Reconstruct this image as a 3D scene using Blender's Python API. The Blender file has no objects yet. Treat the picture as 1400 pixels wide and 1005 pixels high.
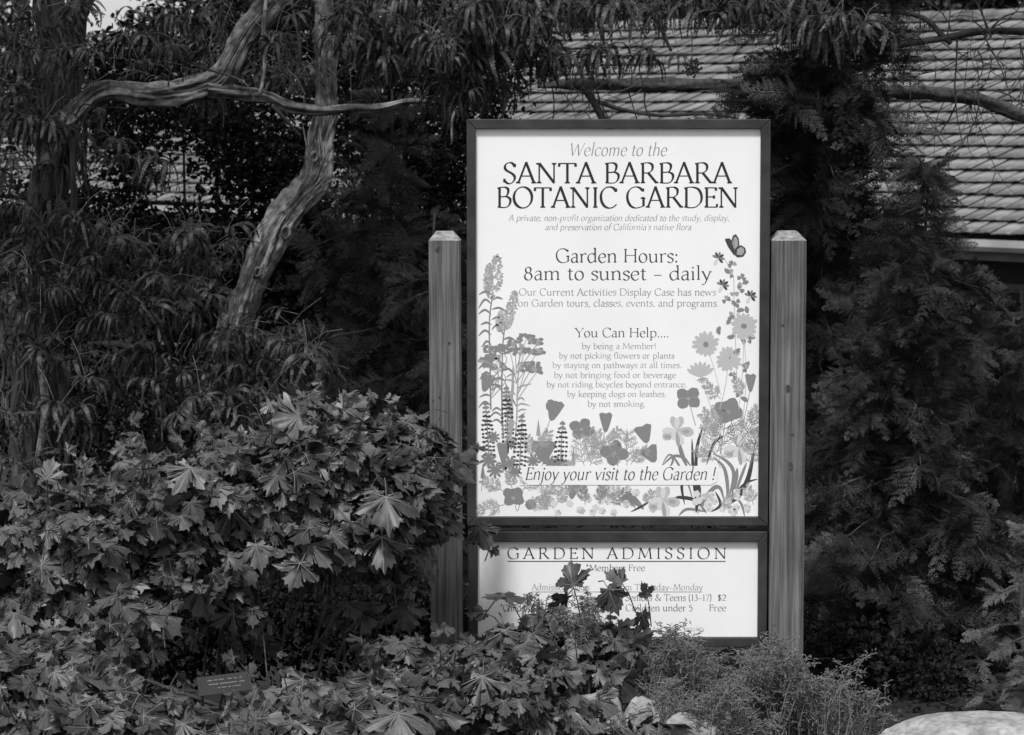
import bpy, math, random
import numpy as np
from mathutils import Vector, Matrix, noise
random.seed(11)
rng = np.random.default_rng(7)
S = bpy.context.scene
COL = S.collection
R = math.radians

# ------------------------------------------------------------------ camera, sky, sun, exposure
EYE = 1.65; DIST = 8.0; FPX = 4176.0; TILT = math.atan(352.5/FPX)
cam_d = bpy.data.cameras.new('camera'); cam = bpy.data.objects.new('camera', cam_d); COL.objects.link(cam)
cam.location = (0, -DIST, EYE); cam.rotation_euler = (R(90)-TILT, 0, 0)
cam_d.sensor_width = 36; cam_d.lens = 36*FPX/1400; cam_d.clip_end = 2000; cam_d.clip_start = .05
cam_d.dof.use_dof = True; cam_d.dof.focus_distance = DIST-.03; cam_d.dof.aperture_fstop = 14
S.camera = cam
SUN_EL, SUN_AZ = 58, 202          # azimuth clockwise from +Y: behind the camera, to the left
w = bpy.data.worlds.new('World'); S.world = w; w.use_nodes = True
nt = w.node_tree; bg = nt.nodes['Background']
sky = nt.nodes.new('ShaderNodeTexSky'); sky.sky_type = 'NISHITA'; sky.sun_disc = False
sky.sun_elevation = R(SUN_EL); sky.sun_rotation = R(SUN_AZ); sky.dust_density = 3; sky.air_density = 1.0
bw = nt.nodes.new('ShaderNodeRGBToBW')
cl = nt.nodes.new('ShaderNodeMix'); cl.data_type = 'FLOAT'; cl.inputs[0].default_value = .65; cl.inputs[3].default_value = 4.0   # an even layer of cloud over the sky
nt.links.new(sky.outputs[0], bw.inputs[0]); nt.links.new(bw.outputs[0], cl.inputs[2]); nt.links.new(cl.outputs[0], bg.inputs[0]); bg.inputs[1].default_value = .075
sl = bpy.data.lights.new('sun', 'SUN'); sl.energy = 1.5; sl.angle = R(10); sl.color = (1, 1, 1)
so = bpy.data.objects.new('sun', sl); COL.objects.link(so)
el, az = R(SUN_EL), R(SUN_AZ)
sd = Vector((math.sin(az)*math.cos(el), math.cos(az)*math.cos(el), math.sin(el)))
so.rotation_euler = sd.to_track_quat('Z', 'Y').to_euler(); so.location = (0, -6, 12)
S.view_settings.view_transform = 'Standard'; S.view_settings.look = 'None'
S.view_settings.exposure = 1.44; S.view_settings.gamma = 1.0; S.view_settings.use_curve_mapping = False
S.cycles.max_bounces = 6; S.cycles.transparent_max_bounces = 8; S.cycles.diffuse_bounces = 3

# ------------------------------------------------------------------ helpers
F_ = Vector((0, math.cos(TILT), -math.sin(TILT))); U_ = Vector((0, math.sin(TILT), math.cos(TILT)))
def P(px, py, Y=0.0):
    """the point of the world, at depth Y, that a photo pixel shows"""
    d = F_ + Vector(((px-700)/FPX, 0, 0)) + U_*((502.5-py)/FPX)
    return Vector((0, -DIST, EYE)) + d*((Y+DIST)/d.y)
def ppm(Y): return FPX/(Y+DIST)

def np_mesh(name, V, Fs, mats, mi=None, smooth=False):
    """V (n,3); Fs list of int arrays (k,3) or (k,4)"""
    me = bpy.data.meshes.new(name)
    V = np.asarray(V, dtype=np.float32)
    me.vertices.add(len(V)); me.vertices.foreach_set('co', V.ravel())
    loops = np.concatenate([f.ravel() for f in Fs]).astype(np.int32)
    tot = np.concatenate([np.full(len(f), f.shape[1]) for f in Fs]).astype(np.int32)
    st = np.concatenate([[0], np.cumsum(tot)[:-1]]).astype(np.int32)
    me.loops.add(len(loops)); me.loops.foreach_set('vertex_index', loops)
    me.polygons.add(len(tot)); me.polygons.foreach_set('loop_start', st); me.polygons.foreach_set('loop_total', tot)
    if mi is not None: me.polygons.foreach_set('material_index', np.asarray(mi, dtype=np.int32))
    if smooth: me.polygons.foreach_set('use_smooth', np.ones(len(tot), dtype=bool))
    for m in (mats if isinstance(mats, (list, tuple)) else [mats]): me.materials.append(m)
    me.update(calc_edges=True); me.validate()
    return me
def link(name, me, parent=None, loc=None, rot=None):
    o = bpy.data.objects.new(name, me); COL.objects.link(o)
    if parent: o.parent = parent
    if loc is not None: o.location = loc
    if rot is not None: o.rotation_euler = rot
    return o
def thing(name, label, cat, loc=(0, 0, 0), rz=0, group=None):
    o = bpy.data.objects.new(name, None); COL.objects.link(o); o.location = loc; o.rotation_euler = (0, 0, rz)
    o.empty_display_size = .1; o['label'] = label; o['category'] = cat
    if group: o['group'] = group
    return o
class MB:
    """collects polygons into one mesh"""
    def __init__(s): s.v = []; s.f = []; s.m = []; s.along = {}
    def add(s, vs, fs, mi=0):
        n = len(s.v); s.v += [tuple(v) for v in vs]
        for f in fs: s.f.append(tuple(i+n for i in f)); s.m.append(mi)
    def box(s, a, b, mi=0, bev=0.0):
        x0, y0, z0 = a; x1, y1, z1 = b
        s.add([(x0,y0,z0),(x1,y0,z0),(x1,y1,z0),(x0,y1,z0),(x0,y0,z1),(x1,y0,z1),(x1,y1,z1),(x0,y1,z1)],
              [(0,3,2,1),(4,5,6,7),(0,1,5,4),(1,2,6,5),(2,3,7,6),(3,0,4,7)], mi)
    def tube(s, pts, rad, seg=6, mi=0, rough=0.0, freq=8.0, ridge=None, cap=True):
        pts = [Vector(p) for p in pts]; n = len(pts)
        if not hasattr(rad, '__len__'): rad = [rad]*n
        ring0 = len(s.v); arc = 0.0; ref = Vector((.31, .87, .2)); prev = None
        for i, p in enumerate(pts):
            if i: arc += (p-pts[i-1]).length
            t = (pts[min(i+1, n-1)]-pts[max(i-1, 0)]).normalized()
            if prev is None: a = t.cross(ref).normalized()
            else: a = (prev - t*prev.dot(t)).normalized()
            prev = a; b = t.cross(a)
            for k in range(seg):
                th = 2*math.pi*k/seg; r = rad[i]
                if rough:
                    tw_ = th+arc*1.6; sx = pts[0].x*7
                    r *= 1 + rough*noise.noise(Vector((math.cos(tw_)*1.3+sx, math.sin(tw_)*1.3, arc*freq*.35)))*1.6
                    if ridge:
                        r *= 1 + ridge*(abs(noise.noise(Vector((math.cos(tw_)*3.2+sx, math.sin(tw_)*3.2, arc*freq*.30))))*2.2-.45)
                        r *= 1 + ridge*.4*noise.noise(Vector((math.cos(tw_)*9+sx, math.sin(tw_)*9, arc*freq*.55)))
                s.along[len(s.v)] = (math.cos(th+arc*1.6)*rad[i]+pts[0].x, math.sin(th+arc*1.6)*rad[i], arc)
                s.v.append(tuple(p + a*(math.cos(th)*r) + b*(math.sin(th)*r)))
        for i in range(n-1):
            for k in range(seg):
                o = ring0+i*seg; k2 = (k+1) % seg
                s.f.append((o+k, o+k2, o+seg+k2, o+seg+k)); s.m.append(mi)
        if cap:
            s.f.append(tuple(ring0+k for k in range(seg-1, -1, -1))); s.m.append(mi)
            s.f.append(tuple(ring0+(n-1)*seg+k for k in range(seg))); s.m.append(mi)
    def mesh(s, name, mats, smooth=False):
        me = bpy.data.meshes.new(name); me.from_pydata(s.v, [], s.f)
        for m in (mats if isinstance(mats, (list, tuple)) else [mats]): me.materials.append(m)
        me.polygons.foreach_set('material_index', s.m)
        if smooth: me.polygons.foreach_set('use_smooth', [True]*len(s.f))
        if s.along:
            at = me.attributes.new('along', 'FLOAT_VECTOR', 'POINT'); buf = np.zeros((len(s.v), 3), dtype=np.float32)
            for k, v in s.along.items(): buf[k] = v
            at.data.foreach_set('vector', buf.ravel())
        me.update(); return me
    def build(s, name, mats, parent=None, smooth=False, **kw):
        o = link(name, s.mesh(name, mats, smooth), parent)
        for k, v in kw.items(): o[k] = v
        return o
def bevel(o, wd=.002, seg=2):
    m = o.modifiers.new('bevel', 'BEVEL'); m.width = wd; m.segments = seg; m.limit_method = 'ANGLE'; return o
def smooth_path(pts, sub=6):
    pts = [Vector(p) for p in pts]; out = []
    for i in range(len(pts)-1):
        p0 = pts[max(i-1, 0)]; p1 = pts[i]; p2 = pts[i+1]; p3 = pts[min(i+2, len(pts)-1)]
        for k in range(sub):
            t = k/sub
            out.append(.5*((2*p1)+(p2-p0)*t+(2*p0-5*p1+4*p2-p3)*t*t+(3*p1-p0-3*p2+p3)*t**3))
    out.append(pts[-1]); return out
def lerp_list(vals, n):
    return list(np.interp(np.linspace(0, len(vals)-1, n), range(len(vals)), vals))

# ------------------------------------------------------------------ materials (all grey: the place is shown in black and white)
def mat(name, lo, hi=None, scale=20, rough=.7, stretch=(1, 1, 1), bump=0.0, spec=.3, rnd=0.0, detail=6, contrast=(.3, .7), second=None, bscale=None, along=False):
    m = bpy.data.materials.new(name); m.use_nodes = True; t = m.node_tree; N = t.nodes; L = t.links
    b = N['Principled BSDF']; b.inputs['Roughness'].default_value = rough; b.inputs['Specular IOR Level'].default_value = spec
    hi = lo if hi is None else hi
    tc = N.new('ShaderNodeTexCoord'); mp = N.new('ShaderNodeMapping'); mp.inputs['Scale'].default_value = stretch
    if along:
        an = N.new('ShaderNodeAttribute'); an.attribute_name = 'along'; L.new(an.outputs['Vector'], mp.inputs[0])
    else: L.new(tc.outputs['Object'], mp.inputs[0])
    nz = N.new('ShaderNodeTexNoise'); nz.inputs['Scale'].default_value = scale; nz.inputs['Detail'].default_value = detail
    L.new(mp.outputs[0], nz.inputs[0])
    mr = N.new('ShaderNodeMapRange'); mr.inputs[1].default_value = contrast[0]; mr.inputs[2].default_value = contrast[1]
    mr.inputs[3].default_value = lo; mr.inputs[4].default_value = hi; L.new(nz.outputs[0], mr.inputs[0])
    out = mr.outputs[0]
    if second:   # (scale, lo, hi, c0, c1) multiplies
        n2 = N.new('ShaderNodeTexNoise'); n2.inputs['Scale'].default_value = second[0]; n2.inputs['Detail'].default_value = 3
        L.new(tc.outputs['Object'], n2.inputs[0])
        m2 = N.new('ShaderNodeMapRange'); m2.inputs[1].default_value = second[3]; m2.inputs[2].default_value = second[4]
        m2.inputs[3].default_value = second[1]; m2.inputs[4].default_value = second[2]; L.new(n2.outputs[0], m2.inputs[0])
        mu = N.new('ShaderNodeMath'); mu.operation = 'MULTIPLY'; L.new(out, mu.inputs[0]); L.new(m2.outputs[0], mu.inputs[1]); out = mu.outputs[0]
    if rnd:
        gi = N.new('ShaderNodeNewGeometry'); oi = N.new('ShaderNodeObjectInfo')
        ad = N.new('ShaderNodeMath'); ad.operation = 'ADD'; L.new(gi.outputs['Random Per Island'], ad.inputs[0]); L.new(oi.outputs['Random'], ad.inputs[1])
        fr = N.new('ShaderNodeMath'); fr.operation = 'FRACT'; L.new(ad.outputs[0], fr.inputs[0])
        m3 = N.new('ShaderNodeMapRange'); m3.inputs[3].default_value = 1-rnd; m3.inputs[4].default_value = 1+rnd; L.new(fr.outputs[0], m3.inputs[0])
        mu = N.new('ShaderNodeMath'); mu.operation = 'MULTIPLY'; L.new(out, mu.inputs[0]); L.new(m3.outputs[0], mu.inputs[1]); out = mu.outputs[0]
    L.new(out, b.inputs['Base Color'])
    if bump:
        bp = N.new('ShaderNodeBump'); bp.inputs['Strength'].default_value = bump; bp.inputs['Distance'].default_value = .01
        if bscale:
            n4 = N.new('ShaderNodeTexNoise'); n4.inputs['Scale'].default_value = bscale; n4.inputs['Detail'].default_value = 4
            L.new(mp.outputs[0], n4.inputs[0]); L.new(n4.outputs[0], bp.inputs['Height'])
        else: L.new(nz.outputs[0], bp.inputs['Height'])
        L.new(bp.outputs[0], b.inputs['Normal'])
    m['out'] = 1
    return m
def leafy(name, lo, hi, rough=.45, trans=.25, rnd=.45, scale=30, spec=.35):
    m = mat(name, lo, hi, scale=scale, rough=rough, rnd=rnd, spec=spec); t = m.node_tree; N = t.nodes; L = t.links
    b = N['Principled BSDF']; tr = N.new('ShaderNodeBsdfTranslucent'); mx = N.new('ShaderNodeMixShader'); mx.inputs[0].default_value = trans
    src = b.inputs['Base Color'].links[0].from_socket; L.new(src, tr.inputs[0])
    L.new(b.outputs[0], mx.inputs[1]); L.new(tr.outputs[0], mx.inputs[2])
    L.new(mx.outputs[0], N['Material Output'].inputs[0]); return m
M = {}
M['post'] = mat('weathered_post_wood', .065, .165, scale=14, stretch=(10, 10, .28), rough=.85, bump=.5, second=(6, .72, 1.15, .3, .7), detail=9, contrast=(.36, .66))
M['post_end'] = mat('post_end_grain', .09, .30, scale=60, stretch=(1, 3, 1), rough=.85, bump=.4)
M['frame'] = mat('dark_stained_frame_wood', .02, .042, scale=16, stretch=(1, 1, 1), rough=.6, bump=.15)
M['panel'] = mat('white_enamelled_panel', .76, .80, scale=3, rough=.32, spec=.4, second=(7, .965, 1.0, .3, .6))
M['knot'] = mat('dark_knot', .03, .06, rough=.8)
M['metal'] = mat('dull_bolt_metal', .12, .2, rough=.4)
for k, v in dict(ink=.022, dark=.05, mid=.2, soft=.31, pale=.42, faint=.55).items():
    M['print_'+k] = mat('printed_'+k+'_grey', v, v*1.08, scale=200, rough=.45)
M['maple'] = leafy('maple_leaf_blade', .024, .088, rough=.42, trans=.2, rnd=.68)
M['maple_vein'] = mat('maple_leaf_vein', .09, .13, rough=.6)
M['ironwood'] = leafy('feathery_leaf', .013, .055, rough=.5, trans=.25, rnd=.8)
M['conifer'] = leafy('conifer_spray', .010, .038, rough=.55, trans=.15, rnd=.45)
M['conifer_shade'] = leafy('shade_toned_conifer_spray', .010, .028, rough=.6, trans=.12, rnd=.45)  # darker copy for the conifers farther back, shade put into the leaf colour
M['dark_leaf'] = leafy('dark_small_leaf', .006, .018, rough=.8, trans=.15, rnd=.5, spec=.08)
M['wood_mass'] = leafy('far_leaf_mass', .012, .03, rough=.6, trans=.15, rnd=.5)
M['sage'] = leafy('grey_green_narrow_leaf', .06, .15, rough=.6, trans=.2, rnd=.35)
M['juniper'] = leafy('pale_scale_leaf', .07, .13, rough=.6, trans=.2, rnd=.3)
M['bark'] = mat('shaggy_bark', .02, .085, scale=60, stretch=(1.4, 1.4, .09), rough=.9, bump=1.0, detail=10, along=True)
M['pale_bark'] = mat('pale_stripped_bark', .07, .42, scale=70, stretch=(1.3, 1.3, .08), rough=.85, bump=1.0, detail=12, contrast=(.34, .62), along=True, second=(38, .4, 1.15, .36, .6))
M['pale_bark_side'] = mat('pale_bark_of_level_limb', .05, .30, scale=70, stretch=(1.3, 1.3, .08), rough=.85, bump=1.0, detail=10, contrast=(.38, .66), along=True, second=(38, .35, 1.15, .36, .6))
M['dark_bark'] = mat('dark_bark', .02, .06, scale=30, rough=.9, bump=.6)
M['moss'] = mat('mossy_bark', .04, .11, scale=60, rough=.95, bump=.9)
M['twig'] = mat('bare_twig', .025, .07, scale=40, rough=.8)
M['pale_twig'] = mat('pale_twig', .08, .16, scale=40, rough=.8)
M['soil'] = mat('dark_leaf_litter_soil', .005, .018, scale=9, rough=.95, bump=.6, detail=10)
M['litter'] = leafy('dry_leaf', .012, .04, rough=.8, trans=.1, rnd=.6, spec=.1)
M['rock'] = mat('pale_granite', .13, .36, scale=9, rough=.95, bump=.7, second=(60, .7, 1.1, .35, .6), bscale=50)
M['tile'] = mat('weathered_roof_tile', .08, .195, scale=5, rough=.62, rnd=.26, bump=.2, spec=.4, second=(60, .85, 1.1, .3, .7))
M['gutter'] = mat('painted_gutter', .24, .36, scale=4, rough=.5)
M['wall'] = mat('dark_stained_siding', .018, .035, scale=4, stretch=(1, 1, 6), rough=.8, bump=.2)
M['trim'] = mat('dull_trim', .09, .13, scale=6, rough=.7)
M['glass'] = mat('dark_window_glass', .012, rough=.08, spec=.5)
M['label'] = mat('dark_label_plate', .014, .022, rough=.6, spec=.2)
M['label_text'] = mat('engraved_label_text', .14, .2, rough=.7)

# ------------------------------------------------------------------ ground
def gz(x, y):
    t = min(max((y-2.5)/17.0, 0), 1); s = t*t*(3-2*t)
    base = -2.0*s
    n = noise.noise(Vector((x*.35, y*.35, 0)))*.10*min(1, abs(y)/3+.2)
    front = -.10*min(max((-y-1.2)/2, 0), 1)
    return base+n+front
def ground():
    xs = sorted(set([-600, -200, -90, -50] + [round(-30+i*1.0, 3) for i in range(61)] + [50, 90, 200, 600]))
    ys = sorted(set([-300, -60, -20] + [round(-9+i*.6, 3) for i in range(90)] + [60, 90, 200, 500, 900]))
    V = [(x, y, gz(x, y)) for y in ys for x in xs]; nx = len(xs)
    Fq = np.array([(j*nx+i, j*nx+i+1, (j+1)*nx+i+1, (j+1)*nx+i) for j in range(len(ys)-1) for i in range(nx-1)])
    o = link('ground', np_mesh('ground', V, [Fq], M['soil'], smooth=True)); o['kind'] = 'structure'
ground()

# ------------------------------------------------------------------ templates of leaves, as (V, quads/tris, material index)
def maple_leaf(seed):
    r = random.Random(seed)
    half = [(.0,-.02),(.10,-.09),(.22,-.08),(.30,-.16),(.37,-.20),(.39,-.08),(.45,-.04),(.36,.05),
            (.46,.08),(.56,.05),(.60,.15),(.74,.15),(.77,.26),(.90,.36),(.73,.38),(.66,.47),(.56,.42),(.50,.48),(.42,.41),(.24,.37),
            (.28,.50),(.40,.53),(.36,.62),(.44,.72),(.30,.74),(.25,.86),(.13,.84),(.07,.95)]
    kx = r.uniform(.75, 1.08); half = [(x*kx, y*(1+.12*x)) for x, y in half]
    pts = [(x*(1+r.uniform(-.15, .15)), y+r.uniform(-.04, .04)) for x, y in half] + [(0, 1.12)] + [(-x*(1+r.uniform(-.15, .15)), y+r.uniform(-.04, .04)) for x, y in reversed(half[1:])]
    curl = r.uniform(-.2, .7); fold = r.uniform(.0, .13); ph = r.uniform(0, 6); side = r.uniform(-.5, .5)
    veins = [(0, 1.12), (.90, .36), (-.90, .36), (.37, -.20), (-.37, -.20)]
    va = [math.atan2(v[1], v[0]) for v in veins]
    def z(x, y):
        rr = math.hypot(x, y); a = math.atan2(y, x)
        d = min(abs(math.atan2(math.sin(a-b), math.cos(a-b))) for b in va)
        return -curl*rr*rr*.55 - fold*rr*min(d, .6) + .05*math.sin(7*x+ph)*rr + side*x*abs(x)*.6 + .05*math.sin(9*y+ph*2)*rr
    V = [(0, .0, .0)]; n = len(pts)
    V += [(x*.52, y*.52, z(x*.52, y*.52)) for x, y in pts]
    V += [(x, y, z(x, y)) for x, y in pts]
    T = []; mi = []; Q = []
    for i in range(n):
        j = (i+1) % n
        T.append((0, 1+i, 1+j)); Q.append((1+i, 1+n+i, 1+n+j, 1+j))
    T = [(a, c, b) for a, b, c in T]; Q = [(a, d, c, b) for a, b, c, d in Q]
    Q = [q[::-1] for q in Q]; T = [t[::-1] for t in T]
    qm = [0]*len(Q)
    for vx, vy in veins:     # raised pale veins
        L = math.hypot(vx, vy); px_, py_ = -vy/L, vx/L; k0 = len(V)
        for s_, wd in ((.0, .016), (.35, .012), (.62, .008), (.9, .003)):
            for q in (-1, 1):
                x, y = vx*s_+px_*wd*q, vy*s_+py_*wd*q; V.append((x, y, z(vx*s_, vy*s_)+.012))
        for s_ in range(3): Q.append((k0+2*s_+1, k0+2*s_, k0+2*s_+2, k0+2*s_+3)); qm.append(1)
    return np.array(V), np.array(T), np.array(Q), [0]*len(T)+qm
def fern_leaf(seed):
    """drooping compound leaf: narrow toothed leaflets hanging from one point; hangs to -Z, spreads along +Y"""
    r = random.Random(seed); V = []; Q = []
    nl = r.randint(6, 9); dr0 = r.uniform(.75, 1.3)
    for k in range(nl):
        a = R(-100+200*(k+.5)/nl + r.uniform(-10, 10)); L = r.uniform(.6, 1.1); droop = r.uniform(.4, 1.0)*dr0; out = r.uniform(.6, .95)
        n = 15; path = []
        for i in range(n+1):
            t = i/n; rad = out*L*(1-(1-t)**1.8)*.75; zz = .16*math.sin(t*2.2)*L - droop*L*.75*t**1.9
            path.append(Vector((math.sin(a)*rad, math.cos(a)*rad, zz)))
        sidev = Vector((math.cos(a), -math.sin(a), 0)); tw = r.uniform(-.5, .5)
        for i in range(n):
            p, q = path[i], path[i+1]; d = (q-p); wd = .054*math.sin(math.pi*min(.98, .14+.82*i/n))**.7
            nrm = d.cross(sidev).normalized(); sv = (sidev+nrm*tw).normalized()
            for s_ in (-1, 1):
                b = len(V)
                V += [tuple(p), tuple(p+d*.95), tuple(p+d*1.35+sv*s_*wd), tuple(p+d*.55+sv*s_*wd*.92)]
                Q.append((b, b+1, b+2, b+3) if s_ < 0 else (b+3, b+2, b+1, b))
    return np.array(V), np.zeros((0, 3), int), np.array(Q), [0]*len(Q)
def spray(seed, n=11, tw=6):
    """flat, feathery conifer spray along +Y, length 1"""
    r = random.Random(seed); V = []; Q = []
    def blade(p, d, side, wd):
        b = len(V); V.extend([tuple(p-side*wd), tuple(p+d*.5-side*wd*1.1), tuple(p+d), tuple(p+d*.5+side*wd*1.1)]); Q.append((b, b+1, b+2, b+3))
    sag = r.uniform(.1, .45); p = Vector((0, 0, 0)); prev = p; up = Vector((0, 0, 1))
    for i in range(n):
        t = (i+1)/n; cur = Vector((.06*math.sin(t*5+seed), t, -sag*t*t)); d = cur-prev
        blade(prev, d*1.1, Vector((1, 0, 0)), .012)
        L = (.42*(1-t)**.75+.06)*r.uniform(.75, 1.15)
        for s_ in (-1, 1):
            a = R(48+r.uniform(-9, 9))*s_; dr = Vector((math.sin(a), math.cos(a), r.uniform(-.25, .1))); dr.normalize()
            q = prev+d*r.random()*.6; m = max(2, int(tw*L/.42+1)); sv = dr.cross(up).normalized()
            for j in range(m):
                u = (j+.5)/m; qq = q+dr*L*u*.9 + Vector((0, 0, -.12*L*u*u)); l2 = .085*(1.25-u)
                for s2 in (-1, 1):
                    dd = (dr*.8+sv*s2*.75+up*r.uniform(-.2, .25)).normalized()*l2
                    blade(qq, dd, dd.cross(up).normalized(), .0125)
            blade(q, dr*L, sv, .007)
        prev = cur
    return np.array(V), np.zeros((0, 3), int), np.array(Q), [0]*len(Q)
def simple_leaf(seed):
    r = random.Random(seed); b = r.uniform(.1, .3)
    V = [(0, 0, 0), (.28, .35, b*.5), (0, .5, 0), (-.28, .35, b*.5), (.2, .75, b*.2), (0, 1, -.2), (-.2, .75, b*.2)]
    Q = [(0, 1, 2, 3)[::-1], (2, 1, 4, 5)[::1], (2, 5, 6, 3)]
    return np.array(V), np.zeros((0, 3), int), np.array(Q), [0]*3
def basis(nrm, tip):
    """3x3 whose columns are x, y (leaf tip), z (leaf normal)"""
    n = Vector(nrm).normalized(); t = Vector(tip); t = t-n*t.dot(n)
    if t.length < 1e-4: t = n.orthogonal()
    t.normalize(); x = t.cross(n)
    return np.array([[x.x, t.x, n.x], [x.y, t.y, n.y], [x.z, t.z, n.z]])
def soup(name, templates, items, mats, parent=None, kind='stuff'):
    """items: list of (template index, 3x3, scale, location)"""
    Vs = []; Ts = []; Qs = []; mt = []; mq = []; off = 0
    for ti, T in enumerate(templates):
        sel = [it for it in items if it[0] == ti]
        if not sel: continue
        A = np.stack([it[1]*it[2] for it in sel]); C = np.array([tuple(it[3]) for it in sel]); n = len(T[0])
        V = np.einsum('mij,nj->mni', A, T[0])+C[:, None, :]
        Vs.append(V.reshape(-1, 3)); o = (np.arange(len(sel))*n+off)[:, None, None]
        if len(T[1]): Ts.append((T[1][None]+o).reshape(-1, 3)); mt += T[3][:len(T[1])]*len(sel)
        Qs.append((T[2][None]+o).reshape(-1, 4)); mq += T[3][len(T[1]):]*len(sel)
        off += len(sel)*n
    if not Vs: return None
    Fs = ([np.concatenate(Ts)] if Ts else [])+[np.concatenate(Qs)]
    o = link(name, np_mesh(name, np.concatenate(Vs), Fs, mats, mt+mq), parent)
    if kind: o['kind'] = kind
    return o
def to_pix(p):
    d = Vector(p)-Vector((0, -DIST, EYE)); f = d.dot(F_); return 700+d.x/f*FPX, 502.5-d.dot(U_)/f*FPX
def place(templates, items, mats, parent, part='leaf', rest='foliage', cap=298):
    """the nearest items in the frame are parts of their own, sharing mesh data; the rest is one mesh"""
    vis = []
    for k, it in enumerate(items):
        x, y = to_pix(it[3])
        if -20 < x < 1420 and -20 < y < 1025: vis.append((it[3][1]-it[2]*3, k))
    vis.sort(); own = set(k for _, k in vis[:cap])
    mes = [np_mesh(part, T[0], ([T[1]] if len(T[1]) else [])+[T[2]], mats, T[3]) for T in templates]
    for k in own:
        ti, B, sc, loc = items[k]
        o = bpy.data.objects.new(part, mes[ti]); COL.objects.link(o); o.parent = parent
        m = Matrix([list(B[i]*sc)+[loc[i]] for i in range(3)]+[[0, 0, 0, 1]])
        o.matrix_parent_inverse = Matrix.Identity(4); o.matrix_local = parent_inv(parent) @ m
    soup(rest, templates, [it for k, it in enumerate(items) if k not in own], mats, parent)
def parent_inv(p): return Matrix.Translation(-p.location)
def rvec(s=1.0): return Vector((random.gauss(0, s), random.gauss(0, s), random.gauss(0, s)))
def mesh_local(o, parent):
    """vertices were given in world space: shift under the parent's base"""
    o.data.transform(Matrix.Translation(-parent.location)); return o

# ------------------------------------------------------------------ the building down the slope, roof of overlapping tiles
TH = R(49); E_ = Vector((math.cos(TH), -math.sin(TH), 0)); N_ = Vector((math.sin(TH), math.cos(TH), 0))
DE, DR = 30.0, 36.3
eave = Vector((0, DE-DIST, EYE-145/FPX*DE))
run = (DR-DE)*math.cos(TH); ridge_z = EYE+104/FPX*DR; rise = ridge_z-eave.z
bld = thing('garden_building', 'low dark-walled building with a long weathered tiled roof, behind the sign and trees', 'building', (eave.x, eave.y, -2.0), -TH)
def bl(mb, name, m, parent=bld, smooth=False, **kw):
    return mb.build(name, m, parent, smooth, **kw)
ZE = eave.z+2.0; TL, TR_ = -15.0, 9.0
slope = Vector((0, run, rise)); SL = slope.length; sdir = slope.normalized(); snrm = Vector((0, -sdir.z, sdir.y))
mb = MB()
a = Vector((TL, 0, ZE-.05)); b_ = Vector((TR_, 0, ZE-.05)); c = Vector((TR_, run, ZE+rise-.05)); d = Vector((TL, run, ZE+rise-.05))
bk = Vector((0, 2*run, -.0))
mb.add([a, b_, c, d, a-Vector((0, 0, .12)), b_-Vector((0, 0, .12)), Vector((TR_, 2*run, ZE-.05)), Vector((TL, 2*run, ZE-.05)), Vector((TR_, 2*run, ZE-.17)), Vector((TL, 2*run, ZE-.17))],
       [(0, 1, 2, 3), (4, 5, 1, 0), (3, 2, 6, 7), (4, 9, 8, 5), (7, 6, 8, 9), (0, 3, 7, 9, 4), (1, 5, 8, 6, 2)])
bl(mb, 'roof', M['wall'])
roof = bpy.data.objects['roof']
# tile: shallow arched shake with a thick butt
EXP, TW = SL/19.2, .205
def tile_template(seed):
    r = random.Random(seed); V = []; Q = []; ns = 5; L = EXP*1.35; th = .030
    for j, yy in enumerate((0, L)):
        for i in range(ns+1):
            u = i/ns; h = .008*math.sin(math.pi*u)**.8 + .008*(u > .7) + r.uniform(-.002, .002)
            V.append((u*TW*.998, yy, (.058 if j == 0 else .012)+h))
    for i in range(ns+1): V.append((i/ns*TW*.985, .004, V[i][2]-.012))
    n = ns+1
    for i in range(ns):
        Q.append((i, i+1, n+i+1, n+i)); Q.append((2*n+i, 2*n+i+1, i+1, i))
    m0 = len(V)
    for i in range(n): V.append((i/ns*TW*.985, EXP*.9, .0))
    for i in range(ns): Q.append((2*n+i, m0+i, m0+i+1, 2*n+i+1))
    return np.array(V), np.zeros((0, 3), int), np.array(Q), [0]*len(Q)
TT = [tile_template(i) for i in range(5)]
RB = np.array([[1, 0, 0], [0, sdir.y, -sdir.z], [0, sdir.z, sdir.y]])
tiles = []
for row in range(20):
    s0 = row*EXP-.04; nT = int((TR_-TL)/TW)
    for k in range(nT):
        x = TL+k*TW+(row % 2)*TW*.5+random.uniform(-.004, .004)
        p = Vector((x, 0, ZE))+sdir*(s0+random.uniform(-.008, .008))+snrm*(-.02+random.uniform(-.002, .003))
        tl = random.uniform(-.02, .02); c_, s_ = math.cos(tl), math.sin(tl)
        B = RB @ np.array([[c_, 0, s_], [0, 1, 0], [-s_, 0, c_]])
        tiles.append((random.randrange(5), B, 1.0, p))
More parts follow.
